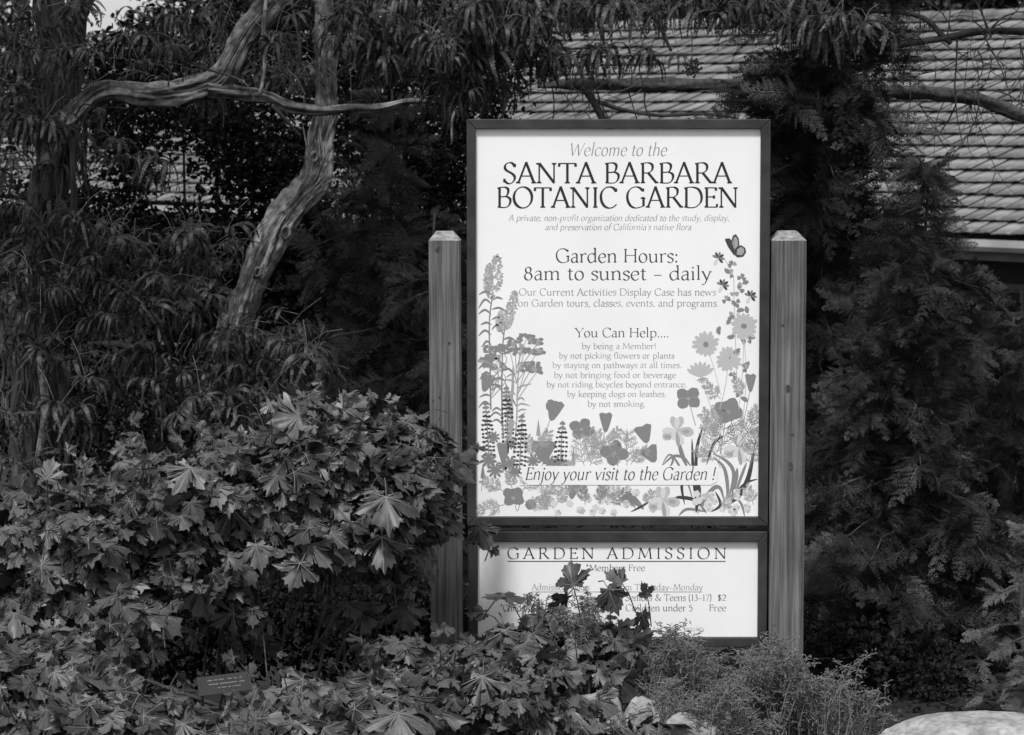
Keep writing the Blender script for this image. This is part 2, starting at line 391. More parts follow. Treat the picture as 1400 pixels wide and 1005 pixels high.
# visible right part: biggest 298 as parts
def bworld(p): return bld.matrix_basis @ Vector(p)
bld.rotation_euler = (0, 0, -TH)
Mb = Matrix.Translation(bld.location) @ Matrix.Rotation(-TH, 4, 'Z')
vis = []
for k, it in enumerate(tiles):
    x, y = to_pix(Mb @ Vector(it[3]))
    if 1050 < x < 1410 and 20 < y < 330: vis.append((-x, k))
vis.sort(); own = set(k for _, k in vis[:290])
tm = [np_mesh('roof_tile', T[0], [T[2]], M['tile']) for T in TT]
for k in own:
    ti, B, sc, loc = tiles[k]; o = bpy.data.objects.new('roof_tile', tm[ti]); COL.objects.link(o); o.parent = bld
    o.matrix_local = Matrix([list(B[i])+[loc[i]] for i in range(3)]+[[0, 0, 0, 1]])
soup('roof_tiles', TT, [it for k, it in enumerate(tiles) if k not in own], M['tile'], bld)
mb = MB(); prev = None
for k in range(60):
    x = TL+k*.4; mb.tube([(x, run, ZE+rise+.02), (x+.41, run, ZE+rise+.035)], .07, 8)
bl(mb, 'ridge_cap', M['tile'], smooth=True)
mb = MB()   # gutter: open channel under the eave, fascia board behind
prof = [(-.02, .0), (-.02, -.05), (-.05, -.09), (-.12, -.09), (-.145, -.05), (-.145, .01), (-.135, .01), (-.135, -.045), (-.115, -.078), (-.055, -.078), (-.03, -.05), (-.03, .0)]
n = len(prof); V = [(x, y, ZE-.04+z) for x in (TL, TR_) for y, z in prof]
mb.add(V, [(i, (i+1) % n, n+(i+1) % n, n+i) for i in range(n)]+[tuple(range(n-1, -1, -1)), tuple(range(n, 2*n))]); g = bl(mb, 'gutter', M['gutter'])
mb = MB(); mb.box((TL, -.018, ZE-.21), (TR_, .0, ZE-.052)); bl(mb, 'fascia_board', M['trim'])
wy = .75; WIN = [(3.35, 4.75), (5.1, 6.5), (-2.0, -.4), (-7.2, -5.6)]
mb = MB(); zt = ZE-.17; prevx = TL+.3; wz0, wz1 = zt-1.55, zt-.28
for x0, x1 in sorted(WIN):
    mb.box((prevx, wy, 0), (x0, wy+.15, zt)); mb.box((x0, wy, wz1), (x1, wy+.15, zt)); mb.box((x0, wy, 0), (x1, wy+.15, wz0)); prevx = x1
mb.box((prevx, wy, 0), (TR_-.3, wy+.15, zt)); mb.box((TL+.3, wy+.16, 0), (TL+.45, 2*run-.6, zt)); mb.box((TR_-.45, wy+.16, 0), (TR_-.3, 2*run-.6, zt)); mb.box((TL+.46, 2*run-.75, 0), (TR_-.46, 2*run-.6, zt))
bl(mb, 'wall', M['wall'])
for x0, x1 in WIN:
    mb = MB(); f = .05; y0, y1 = wy-.02, wy+.08
    mb.box((x0, y0, wz0), (x0+f, y1, wz1)); mb.box((x1-f, y0, wz0), (x1, y1, wz1)); mb.box((x0+f, y0, wz0), (x1-f, y1, wz0+f)); mb.box((x0+f, y0, wz1-f), (x1-f, y1, wz1))
    xm = (x0+x1)/2; mb.box((xm-.02, y0+.01, wz0+f), (xm+.02, y1-.01, wz1-f))
    wo = bl(mb, 'window', M['trim'])
    for u0, u1 in ((x0+f, xm-.02), (xm+.02, x1-f)):
        q = MB(); q.box((u0, wy+.035, wz0+f), (u1, wy+.045, wz1-f)); q.build('pane', M['glass'], wo)

# ------------------------------------------------------------------ the sign
sign = thing('garden_sign', 'large framed white botanic garden welcome sign between two square wooden posts', 'sign', (0, 0, 0))
YF = -.045; YP = -.032
def post(pxl, pxr, ptop, seed, label):
    a = P(pxl, ptop, YF); b = P(pxr, ptop, YF); x0, x1 = a.x, b.x; zt = a.z; hw = (x1-x0)
    y0, y1 = YF, YF+hw; ch = .023; bv = .006; mb = MB(); r = random.Random(seed)
    nz = 40; V = []; nb = 12
    sec = [(x0+bv, y0), (x1-bv, y0), (x1, y0+bv), (x1, y1-bv), (x1-bv, y1), (x0+bv, y1), (x0, y1-bv), (x0, y0+bv)]
    cx, cy = (x0+x1)/2, (y0+y1)/2; lean = (P(pxl+5 if seed == 1 else pxl, 880, YF).x-x0)*.7 if seed == 1 else 0
    for j in range(nz+1):
        z = zt+(-.35-zt)*j/nz; dx = lean*(zt-z)/zt
        V += [(x+dx+.0012*noise.noise(Vector((k, z*7, seed))), y+.0012*noise.noise(Vector((k+9, z*7, seed))), z) for k, (x, y) in enumerate(sec)]
    mb.add(V, [(j*8+k, (j+1)*8+k, (j+1)*8+(k+1) % 8, j*8+(k+1) % 8) for j in range(nz) for k in range(8)])
    top = [(cx+(x-cx)*.55, cy+(y-cy)*.55, zt+ch+r.uniform(-.0015, .0015)) for x, y in sec]
    mb.add([(x, y, zt) for x, y in sec]+top, [(k, (k+1) % 8, 8+(k+1) % 8, 8+k) for k in range(8)]+[tuple(range(8, 16))], 1)
    o = mb.build('post', [M['post'], M['post_end']], sign); o['label'] = label
    return o
p1 = post(586, 630, 329, 1, 'grey weathered wooden post left of the sign'); p2 = post(1055, 1103, 329, 2, 'smoother wooden post right of the sign')
def knot(px, py, sx, sy, par, ang=0):
    mb = MB(); c = P(px, py, YF-.0006); n = 9
    vs = [c+Vector((math.cos(t)*sx/1044*math.cos(ang)-math.sin(t)*sy/1044*math.sin(ang), 0, math.cos(t)*sx/1044*math.sin(ang)+math.sin(t)*sy/1044*math.cos(ang)))*random.uniform(.8, 1.2) - c*0 for t in [2*math.pi*i/n for i in range(n)]]
    vs = [c+(v-c) for v in vs]; mb.add(vs, [tuple(range(n-1, -1, -1))]); mb.build('knot', M['knot'], par)
def knot2(px, py, sx, sy, par, ang=0):
    mb = MB(); c = P(px, py, YF-.0014); n = 9; vs = []
    for i in range(n):
        t = 2*math.pi*i/n; k = random.uniform(.75, 1.2)
        u, v = math.cos(t)*sx/1044*k, math.sin(t)*sy/1044*k
        vs.append(c+Vector((u*math.cos(ang)-v*math.sin(ang), 0, u*math.sin(ang)+v*math.cos(ang))))
    mb.add(vs, [tuple(range(n))]); mb.build('knot', M['knot'], par)
for q in ((598, 341, 5, 9, -.6), (601, 543, 4, 3, 0), (614, 469, 4, 3, .6), (592, 548, 3, 4, .5)): knot2(*q[:4], p1, q[4])
for q in ((1077, 531, 7, 12, 0), (1081, 637, 6, 13, 0), (1083, 594, 5, 3, 0), (1070, 445, 4, 3, 0)): knot2(*q[:4], p2, q[4])
def framed(l, t, r_, b, il, it, ir, ib):
    """mitred timber frame: outer and inner rectangle at the front face, rabbeted inner edge"""
    A = P(l, t, YF); B = P(r_, b, YF); x0, x1, z1, z0 = A.x, B.x, A.z, B.z
    C = P(il, it, YF); D = P(ir, ib, YF); wl, wr, wt, wb = C.x-x0, x1-D.x, z1-C.z, D.z-z0
    o = [(x0, z1), (x1, z1), (x1, z0), (x0, z0)]; i = [(x0+wl, z1-wt), (x1-wr, z1-wt), (x1-wr, z0+wb), (x0+wl, z0+wb)]
    for k in range(4):
        j = (k+1) % 4; g = .0004; mb = MB()
        q = [o[k], o[j], i[j], i[k]]; cx = sum(p[0] for p in q)/4; cz = sum(p[1] for p in q)/4
        dx = q[1][0]-q[0][0]; dz = q[1][1]-q[0][1]; L = math.hypot(dx, dz); dx /= L; dz /= L
        q = [(q[0][0]+dx*g, q[0][1]+dz*g), (q[1][0]-dx*g, q[1][1]-dz*g), (q[2][0]-dx*g, q[2][1]-dz*g), (q[3][0]+dx*g, q[3][1]+dz*g)]
        V = [(x, YF, z) for x, z in q]+[(x, .02, z) for x, z in q]
        mb.add(V, [(0, 3, 2, 1), (4, 5, 6, 7), (0, 1, 5, 4), (1, 2, 6, 5), (2, 3, 7, 6), (3, 0, 4, 7)])
        bevel(mb.build('frame_bar', M['frame'], sign), .0018, 2)
    return x0, x1, z0, z1, wl, wr, wt, wb
f1 = framed(638, 163, 1050, 719, 650, 176, 1037, 707)
f2 = framed(640, 727, 1048, 885, 653, 741, 1036, 872)
def panel(f, lab):
    x0, x1, z0, z1, wl, wr, wt, wb = f; mb = MB()
    mb.box((x0+wl+.0005, YP, z0+wb+.0005), (x1-wr-.0005, YP+.01, z1-wt-.0005)); o = mb.build('panel', M['panel'], sign); o['label'] = lab; return o
pan1 = panel(f1, 'white welcome panel with flower border'); pan2 = panel(f2, 'white admission price panel')
for px, py in ((633, 600), (633, 800), (1052.5, 585), (1052.5, 800)):
    mb = MB(); c = P(px, py, .0); 
    mb.tube([(c.x-.02, .0, c.z), (c.x+.02, .0, c.z)], .006, 6); mb.build('bolt', M['metal'], sign)
mb = MB(); zc = P(700, 372, 0).z; mb.box((P(610, 0, 0).x, .0215, zc-.03), (P(1080, 0, 0).x, .040, zc+.03)); mb.build('rear_rail', M['frame'], sign)
mb = MB(); zc = P(700, 850, 0).z; mb.box((P(610, 0, 0).x, .0215, zc-.03), (P(1080, 0, 0).x, .040, zc+.03)); mb.build('rear_rail', M['frame'], sign)

# ------------------------------------------------------------------ lettering: broad-nib roman drawn as strokes
G = {
'A': (64, "l 5 0 32 72;l 31 73 59 0;l 14 25 48 25;s 5 0 8;s 58 0 9"),
'B': (56, "l 13 0 13 70;c 13 69 32 70 43 63 42 49 34 39 14 37;c 14 37 36 38 50 30 49 14 38 2 13 1;s 12 0 6;s 11 69 6"),
'C': (66, "c 60 56 50 68 34 71 18 64 8 48 8 26 18 7 34 -1 50 2 62 12;l 60 54 60 66"),
'D': (72, "l 13 0 13 70;c 13 69 36 70 56 62 66 42 64 20 50 5 34 0 13 1;s 11 0 6;s 11 69 6"),
'E': (52, "l 13 0 13 70;l 12 68 45 68;l 45 69 45 58;l 14 37 38 37;l 38 42 38 31;l 12 2 47 2;l 47 1 50 13;s 10 0 5;s 10 69 5"),
'F': (48, "l 13 0 13 70;l 12 68 44 68;l 44 69 44 57;l 14 36 38 36;l 38 42 38 31;s 13 0 8;s 10 69 5"),
'G': (74, "c 62 57 50 68 34 71 18 64 8 48 8 26 18 7 34 -1 50 1 64 6;l 64 5 64 30;s 62 30 9;l 62 55 62 66"),
'H': (74, "l 13 0 13 70;l 61 0 61 70;l 13 36 61 36;s 13 0 8;s 13 69 8;s 61 0 8;s 61 69 8"),
'I': (27, "l 14 0 14 70;s 14 0 8;s 14 69 8"),
'M': (86, "t 9 0 17 70;l 17 70 43 6;t 43 6 70 71;l 70 70 77 0;s 9 0 8;s 77 0 8;s 14 69 6;s 72 69 6"),
'N': (76, "t 12 0 12 70;l 12 69 62 2;t 62 0 62 70;s 12 0 8;s 9 69 8;s 62 69 8"),
'O': (78, "o 39 35 32 36"),
'P': (54, "l 13 0 13 70;c 13 69 34 70 47 60 46 44 34 33 14 33;s 13 0 8;s 11 69 6"),
'R': (64, "l 13 0 13 70;c 13 69 33 70 45 62 44 46 32 36 14 36;l 30 37 58 2;s 13 0 8;s 11 69 6;s 60 0 6"),
'S': (48, "c 41 58 34 68 24 71 12 66 8 54 14 44 28 36 39 27 41 14 32 2 20 -1 7 8;l 41 55 42 67;l 7 16 6 3"),
'T': (62, "l 31 0 31 69;l 4 68 58 68;l 4 69 3 57;l 58 69 59 57;s 31 0 9"),
'W': (98, "l 6 70 28 0;t 28 0 50 66;l 50 66 68 0;t 68 0 92 70;s 6 69 8;s 92 69 7"),
'Y': (62, "l 5 70 31 32;t 57 70 31 32;l 31 33 31 0;s 31 0 8;s 5 69 8;s 57 69 7"),
'U': (72, "c 13 69 13 30 18 8 36 -1 54 8 60 30 60 69;s 13 69 8;s 60 69 7"),
'a': (44, "c 8 38 16 45 26 46 33 38 33 20 33 3 38 0 41 3;c 33 28 20 26 9 20 7 9 14 0 24 2 33 12"),
'b': (52, "l 12 2 12 76;c 12 34 20 44 32 46 44 38 47 22 42 7 30 -1 12 4;s 9 75 5"),
'c': (43, "c 38 38 30 46 20 45 9 36 6 22 11 6 23 -1 38 7"),
'd': (53, "l 41 2 41 76;c 41 38 30 46 18 44 8 34 6 20 12 5 23 -1 41 12;s 38 75 5;s 44 1 4"),
'e': (44, "t 8 24 38 27;c 38 27 36 40 26 46 14 42 6 28 8 12 18 0 28 -1 39 8"),
'f': (31, "c 34 70 28 76 20 74 15 64 14 44 14 0;l 4 45 29 45;s 14 0 7"),
'g': (46, "o 21 30 13 15;c 14 18 8 8 20 3 36 0 41 -10 34 -22 20 -25 7 -19 7 -9 16 1;l 32 42 44 45"),
'h': (54, "l 12 0 12 76;c 12 34 24 45 34 46 41 38 42 24 42 0;s 12 0 7;s 42 0 7;s 9 75 5"),
'i': (25, "l 13 0 13 45;s 13 0 7;s 10 44 5;d 13 63 5"),
'j': (24, "c 14 45 14 10 14 -12 8 -24 -2 -24;s 11 44 5;d 14 63 5"),
'k': (51, "l 12 0 12 76;t 38 45 13 20;l 22 26 46 0;s 12 0 7;s 9 75 5;s 38 44 7;s 46 0 5"),
'l': (26, "l 13 0 13 76;s 13 0 7;s 10 75 5"),
'm': (80, "l 12 0 12 45;c 12 34 22 44 31 45 38 38 39 22 39 0;c 39 34 50 44 59 45 66 38 67 22 67 0;s 12 0 7;s 39 0 7;s 67 0 7;s 9 44 5"),
'n': (54, "l 12 0 12 45;c 12 34 24 45 34 46 41 38 42 24 42 0;s 12 0 7;s 42 0 7;s 9 44 5"),
'o': (49, "o 24.5 22.5 18 23.5"),
'p': (53, "l 12 -25 12 45;c 12 34 20 44 32 46 44 38 47 22 42 7 30 -1 12 4;s 12 -25 7;s 9 44 5"),
'q': (53, "l 41 -25 41 45;c 41 38 30 46 18 44 8 34 6 20 12 5 23 -1 41 12;s 41 -25 7"),
'r': (38, "l 12 0 12 45;c 12 32 20 42 28 46 36 42;s 12 0 7;s 9 44 5"),
's': (36, "c 31 38 24 46 16 46 8 40 8 32 18 25 29 18 31 9 24 0 14 -1 5 5;l 31 36 31 44"),
't': (32, "c 14 58 14 30 14 10 19 0 30 4;l 4 45 28 45"),
'u': (54, "c 11 45 11 20 13 6 22 -1 33 4 40 12;l 41 0 41 45;s 8 44 5;s 38 44 5;s 44 0 4"),
'v': (47, "l 6 45 24 0;t 24 0 41 45;s 6 44 6;s 41 44 6"),
'w': (71, "l 6 45 21 0;t 21 0 35 43;l 35 43 50 0;t 50 0 65 45;s 6 44 6;s 65 44 6"),
'y': (47, "l 6 45 24 2;c 41 45 26 4 18 -16 10 -24 3 -22;s 6 44 6;s 41 44 6"),
'z': (42, "l 6 43 35 43;t 35 43 7 2;l 7 2 36 2;l 36 1 38 10;l 6 44 6 35"),
'1': (36, "l 19 0 19 66;l 10 58 19 66;s 19 0 8"), '2': (44, "c 8 52 14 64 26 66 36 56 32 36 7 3;l 7 3 39 3"),
'3': (42, "c 8 56 16 65 28 64 32 50 16 36;c 16 36 34 34 35 16 24 0 6 4"), '5': (42, "l 13 64 34 64;l 13 64 11 37;c 11 37 26 42 36 30 32 8 18 -1 6 4"),
'7': (42, "l 6 64 37 64;t 37 64 16 0"), '8': (48, "o 24 51 12 15;o 24 18 16 19"), '9': (44, "o 22 46 14 19;c 36 46 34 20 24 4 10 0"),
'4': (46, "l 32 0 32 66;t 31 66 6 20;l 6 20 42 20"), '$': (40, "c 32 52 20 62 8 52 16 36 30 28 32 12 18 4 6 14;l 19 -4 19 70"),
'.': (22, "d 11 3 5"), ',': (22, "d 11 3 5;t 13 2 8 -12"), ':': (24, "d 12 4 5.5;d 12 38 5.5"), '!': (24, "l 13 20 13 72;d 13 4 5"),
'-': (34, "l 6 24 28 24"), '\u2013': (46, "l 5 24 40 24"), "'": (18, "t 10 72 8 58"), '*': (30, "l 14 50 14 74;t 5 56 24 68;l 5 68 24 56"),
'(': (26, "c 21 76 10 56 8 28 12 2 21 -14"), ')': (26, "c 5 76 16 56 18 28 14 2 5 -14"),
'&': (72, "c 64 40 56 14 34 -1 14 4 10 22 24 38 38 50 34 66 22 68 18 56 28 34 46 14 66 0"),
' ': (27, ""),
}
_k = [0]
def lift():
    _k[0] += 1; return .0001+(_k[0] % 61)*.000007
def cat2(p, sub=5):
    return [(v.x, v.y) for v in smooth_path([Vector((x, y, 0)) for x, y in p], sub)]
def ribbon(mb, pts, wf, Y, mi=0, mp=None):
    """stroke in panel pixels with width wf(i, dx, dy)"""
    n = len(pts); y = Y-lift(); V = []
    for i in range(n):
        a = pts[max(i-1, 0)]; b = pts[min(i+1, n-1)]; dx, dy = b[0]-a[0], b[1]-a[1]; L = math.hypot(dx, dy) or 1; dx /= L; dy /= L
        w_ = wf(i, dx, dy)/2; x0, y0 = pts[i]
        for q in (1, -1):
            c = P(x0-dy*w_*q, y0+dx*w_*q, Y); V.append((c.x, y, c.z))
    mb.add(V, [(2*i, 2*i+1, 2*i+3, 2*i+2) for i in range(n-1)], mi)
def poly(mb, pts, Y, mi=0):
    y = Y-lift(); V = [P(px, py, Y) for px, py in pts]; cx = sum(v.x for v in V)/len(V); cz = sum(v.z for v in V)/len(V)
    V = [(v.x, y, v.z) for v in V]+[(cx, y, cz)]; n = len(pts)
    mb.add(V, [(i, (i+1) % n, n) for i in range(n)], mi)
def text(s, l, r_, base, cap, m, par, wt=8.5, italic=0.0, track=0.0, nib=24, name='lettering'):
    tot = sum(G[c][0]+track for c in s)-track; kx = (r_-l)/tot; ky = cap/70.0; mb = MB(); x = 0.0
    na = R(nib)
    def tr(px, py): return (l+(x+px)*kx+italic*py*ky, base-py*ky)
    def wfun(tone):
        def f(i, dx, dy):
            a = math.atan2(-dy, dx); wv = abs(math.sin(a-na)); return ky*wt*tone*max(.38, wv)
        return f
    for c in s:
        for st in G[c][1].split(';'):
            if not st: continue
            f = st.split(); v = list(map(float, f[1:]))
            if f[0] in 'lt':
                pts = [tr(v[0], v[1]), tr((v[0]+v[2])/2, (v[1]+v[3])/2), tr(v[2], v[3])]; ribbon(mb, pts, wfun(.62 if f[0] == 't' else 1), YP)
            elif f[0] == 'c': ribbon(mb, cat2([tr(v[i], v[i+1]) for i in range(0, len(v), 2)], 4), wfun(1), YP)
            elif f[0] == 'o':
                pts = [tr(v[0]+v[2]*math.cos(t), v[1]+v[3]*math.sin(t)) for t in [2*math.pi*i/24 for i in range(25)]]; ribbon(mb, pts, wfun(1.05), YP)
            elif f[0] == 's' and not (italic and cap < 12):
                X, Yv, h = v; h *= 1.0 if not italic else .6; top = Yv > 30; d_ = -1 if top else 1; tk = wt*.30
                o = Yv+(.8 if top else 0)
                poly(mb, [tr(X-h, o), tr(X+h, o), tr(X+h, o+d_*tk), tr(X+wt*.42, o+d_*tk*2.3), tr(X-wt*.42, o+d_*tk*2.3), tr(X-h, o+d_*tk)], YP)
            elif f[0] == 'd':
                X, Yv, rr = v; rr = max(rr, wt*.55); poly(mb, [tr(X+rr*math.cos(t)*ky/kx*1.0, Yv+rr*math.sin(t)) for t in [2*math.pi*i/8 for i in range(8)]], YP)
        x += G[c][0]+track
    return mb.build(name, m, par)
I, Dk, Md, Sf = M['print_ink'], M['print_dark'], M['print_mid'], M['print_soft']
text("Welcome to the", 777, 911, 213, 17, Md, pan1, 6.5, .2)
text("SANTA BARBARA", 687, 1000, 250.7, 28, I, pan1, 9.4)
text("BOTANIC GARDEN", 678, 1011, 284, 28, I, pan1, 9.4)
text("A private, non-profit organization dedicated to the study, display,", 695, 997, 302, 8.3, Md, pan1, 7.5, .2)
text("and preservation of California's native flora", 745, 945, 314.5, 8.3, Md, pan1, 7.5, .2)
text("Garden Hours:", 759, 928, 358.8, 18.5, Dk, pan1, 8.5)
text("8am to sunset \u2013 daily", 715, 973, 382.7, 18.5, Dk, pan1, 8.5)
text("Our Current Activities Display Case has news", 709, 979, 404, 9.5, Md, pan1, 8)
text("on Garden tours, classes, events, and programs.", 708, 983, 419, 9.5, Md, pan1, 8)
text("You Can Help....", 786, 915, 461, 12.5, Dk, pan1, 8.5)
for s_, l_, r2, bs in (("by being a Member!", 795, 897, 477), ("by not picking flowers or plants", 764, 922, 490), ("by staying on pathways at all times.", 755, 932, 503),
                       ("by not bringing food or beverage", 757, 924, 516.5), ("by not riding bicycles beyond entrance.", 747, 939, 529.5), ("by keeping dogs on leashes.", 775, 911, 542.5), ("by not smoking.", 803, 883, 556)):
    text(s_, l_, r2, bs, 7.8, Md, pan1, 8)
text("GARDEN ADMISSION", 693, 994, 764, 15, I, pan2, 9.5, 0, 22)
text("*Members Free", 801, 882, 780.5, 8.5, Dk, pan2, 8)
text("Admission", 727, 776, 807, 8.5, Md, pan2, 7.5); text("Hours", 781, 806, 807, 8.5, Md, pan2, 7.5); text("pm Thursday\u2013Monday", 848, 961, 807, 8.5, Md, pan2, 7.5)
text("Adults", 690, 728, 821.5, 9, Dk, pan2, 8); text("$3", 782, 796, 821.5, 8, Dk, pan2, 8)
text("Seniors & Teens (13\u201317)", 855, 973, 821.5, 9, Dk, pan2, 8); text("$2", 981, 993, 821.5, 9, Dk, pan2, 9)
text("*Children", 684, 728, 835.5, 9, Dk, pan2, 8); text("Children under 5", 855, 947, 835.5, 9, Dk, pan2, 8); text("Free", 969, 993, 835.5, 9, Dk, pan2, 8)
text("inquire.", 934, 962, 863, 7.5, Sf, pan2, 7.5, .2)
for l_, r2, yy, m, th in ((694, 992, 767.5, Dk, 1.3), (727, 960, 809.3, Md, .8)):
    mb = MB(); ribbon(mb, [(l_, yy), (r2, yy)], lambda i, dx, dy: th, YP); mb.build('underline', m, pan2)

# ------------------------------------------------------------------ printed flower border (flat print on the panel)
A = random.Random(5); TONES = [M['print_dark'], M['print_mid'], M['print_soft'], M['print_pale'], M['print_faint'], M['panel'], M['print_ink']]
DK, MD, SF, PL, FA, WH, IK = range(7)
YA = YP
def W(a, b=None): return (lambda i, dx, dy: a) if b is None else None
def taper(n, w0, w1, mid=None): return lambda i, dx, dy: (w0+(w1-w0)*i/max(n-1, 1)) if mid is None else max(.3, mid*math.sin(math.pi*min(1, max(0, (i+.4)/(n)))))
def stroke(mb, pts, w0, w1, t, sub=4):
    p = cat2(pts, sub); ribbon(mb, p, taper(len(p), w0, w1), YA, t)
def blade(mb, pts, wd, t, sub=5):
    p = cat2(pts, sub); ribbon(mb, p, taper(len(p), 0, 0, wd), YA, t)
def blob(mb, cx, cy, rx, ry, t, n=14, rag=.1, rot=0):
    pts = []
    for i in range(n):
        a = 2*math.pi*i/n; k = 1+A.uniform(-rag, rag); u, v = rx*k*math.cos(a), ry*k*math.sin(a)
        pts.append((cx+u*math.cos(rot)-v*math.sin(rot), cy+u*math.sin(rot)+v*math.cos(rot)))
    poly(mb, pts, YA, t)
def petal(mb, cx, cy, ang, L, wd, t, notch=0):
    n = 5; pts = [(0, 0), (.3, -.35), (.65, -.5), (.92, -.3), (1-notch, 0), (.92, .3), (.65, .5), (.3, .35)]
    c, s_ = math.cos(ang), math.sin(ang)
    poly(mb, [(cx+x*L*c-y*wd*s_, cy+x*L*s_+y*wd*c) for x, y in pts], YA, t)
def art(name, label=None):
    mb = MB(); return mb
def done(mb, name):
    o = mb.build(name, TONES, pan1)
    if name in ('printed_small_flowers', 'printed_ferny_leaves', 'printed_yarrow', 'printed_goldenrod', 'printed_lupin_leaves'): o['kind'] = 'stuff'
def fern(mb, x, y, ang, L, t, depth=2, w=.9):
    n = 5; pts = [(x, y)]
    for i in range(n):
        ang += A.uniform(-.13, .13); x += math.cos(ang)*L/n; y += math.sin(ang)*L/n; pts.append((x, y))
    if y > 705: return
    ribbon(mb, pts, lambda i, dx, dy: w, YA, t)
    for i in range(1, n+1):
        for s_ in (-1, 1):
            if depth > 0: fern(mb, pts[i][0], pts[i][1], ang+s_*R(A.uniform(32, 55)), L*.42*(1.1-.1*i), t, depth-1, w*.9)
# pale plumes of goldenrod
mb = art(0)
for (x0, y0, x1, y1, wd) in ((680, 348, 672, 408, 14), (669, 360, 666, 395, 8), (704, 396, 693, 446, 9), (685, 425, 684, 450, 8)):
    mb = art(0)
    for i in range(170):
        t = A.random(); ww = wd*math.sin(math.pi*min(1, .12+t*.88))**.6*(.6+.4*t); a = A.uniform(-1, 1)
        blob(mb, x0+(x1-x0)*t+a*ww, y0+(y1-y0)*t+abs(a)*3+A.uniform(-2, 2), 1.7, 1.5, SF if A.random() < .6 else PL, 6, .3)
    done(mb, 'printed_goldenrod')
mb = art(0)
stroke(mb, [(674, 400), (669, 440), (670, 500), (671, 560)], 1.6, 2.2, MD); stroke(mb, [(690, 446), (687, 480), (686, 540), (688, 600)], 1.6, 2.2, MD)
stroke(mb, [(712, 470), (708, 520), (706, 580), (702, 620)], 1.4, 2, SF)
for i in range(26):
    y = 402+i*7.0; s_ = 1 if i % 2 else -1; x = 672 if i % 3 else 687
    if x == 687 and y < 455: x = 672
    L = A.uniform(13, 24); ex = max(654, x+s_*L)
    blade(mb, [(x, y), (x+(ex-x)*.5, y-A.uniform(2, 7)), (ex, y+A.uniform(-1, 9))], 3.0, MD)
for i in range(14):
    y = 500+i*8; x = 706; s_ = A.choice((-1, 1)); blade(mb, [(x, y), (x+s_*7, y-4), (x+s_*A.uniform(10, 22), y-A.uniform(-2, 8))], 2.6, SF)
for y in (560, 540, 520): blade(mb, [(690, y+70), (700, y+20), (688+A.uniform(-8, 14), y-20)], 4, SF)
done(mb, 'printed_stalks')
# flat-topped yarrow heads
mb = art(0)
for cx, cy, rx in ((719, 462, 13), (734, 468, 13), (704, 470, 11), (698, 480, 13), (716, 481, 15), (733, 482, 14), (671, 478, 11), (684, 476, 8), (665, 491, 12), (676, 489, 8), (682, 502, 12), (727, 500, 12), (718, 504, 9), (733, 507, 9), (667, 498, 8)):
    for k in range(16): blob(mb, cx+A.uniform(-1, 1)*rx*.8, cy+A.uniform(-.9, .6)*5, 3.2, 2.4, MD if A.random() < .75 else SF, 7, .3)
    stroke(mb, [(cx, cy+3), (cx*.6+706*.4, cy+18), (706 if cx > 690 else 672, cy+42)], .9, 1.3, SF)
done(mb, 'printed_yarrow')
# lupins: dark whorled spikes
for x0, y0, x1, y1, wd in ((664, 548, 669, 618, 7.5), (692, 527, 695, 606, 8), (714, 566, 710, 632, 8.5), (769, 575, 766, 626, 8.5)):
    mb = art(0); n = int((y1-y0)/5.2); stroke(mb, [(x0, y0), (x1, y1+14)], 1, 1.8, MD)
    for i in range(n):
        t = i/(n-1); y = y0+3+(y1-y0)*t; ww = wd*(.25+.75*min(1, t*2.2)); x = x0+(x1-x0)*t
        for s_ in (-1, -.35, .35, 1): blob(mb, x+s_*ww*.85, y+A.uniform(-.8, .8)+abs(s_), 2.3, 1.75, DK if t > .18 else MD, 7, .3)
    done(mb, 'printed_lupin')
mb = art(0)
for cx, cy, r0 in ((668, 629, 12), (677, 643, 12), (697, 634, 12), (729, 630, 11), (704, 645, 10), (765, 634, 12), (752, 632, 10), (675, 598, 9), (699, 606, 9), (688, 636, 8)):
    for k in range(9): petal(mb, cx, cy, 2*math.pi*k/9+.2, r0, r0*.34, MD)
done(mb, 'printed_lupin_leaves')
# poppies
def cup(mb, cx, cy, w_, h, rot=0, t=MD):
    pts = [(-.5, -.45), (-.3, -.55), (0, -.48), (.3, -.56), (.52, -.42), (.36, 0), (.16, .42), (0, .52), (-.16, .42), (-.34, 0)]
    c, s_ = math.cos(rot), math.sin(rot); poly(mb, [(cx+x*w_*c-y*h*s_, cy+x*w_*s_+y*h*c) for x, y in pts], YA, t)
def open_poppy(mb, cx, cy, r0, t=MD, ph=.6):
    for k in range(4): blob(mb, cx+math.cos(ph+k*math.pi/2)*r0*.55, cy+math.sin(ph+k*math.pi/2)*r0*.42, r0*.50, r0*.44, t, 14, .07, ph+k*math.pi/2)
    for k in range(4): stroke(mb, [(cx+math.cos(ph+(k+.5)*math.pi/2)*r0*.25, cy+math.sin(ph+(k+.5)*math.pi/2)*r0*.2), (cx+math.cos(ph+(k+.5)*math.pi/2)*r0*.75, cy+math.sin(ph+(k+.5)*math.pi/2)*r0*.6)], .4, .9, SF, 2)
    blob(mb, cx, cy+1, r0*.16, r0*.12, SF, 8)
mb = art(0)
for q in ((757, 562, 24, 27, .25), (828, 578, 18, 26, 0), (743, 618, 34, 28, 0), (1026, 524, 15, 24, 0), (665, 524, 21, 24, .3), (688, 620, 18, 28, 0), (783, 671, 18, 23, .15), (881, 594, 25, 24, -.3), (890, 622, 26, 22, -.5)):
    mb = art(0); cup(mb, *q)
    if q[0] in (757, 880, 743): blob(mb, q[0], q[1]-6, q[2]*.52, 8, MD, 10, .15)
    done(mb, 'printed_poppy')
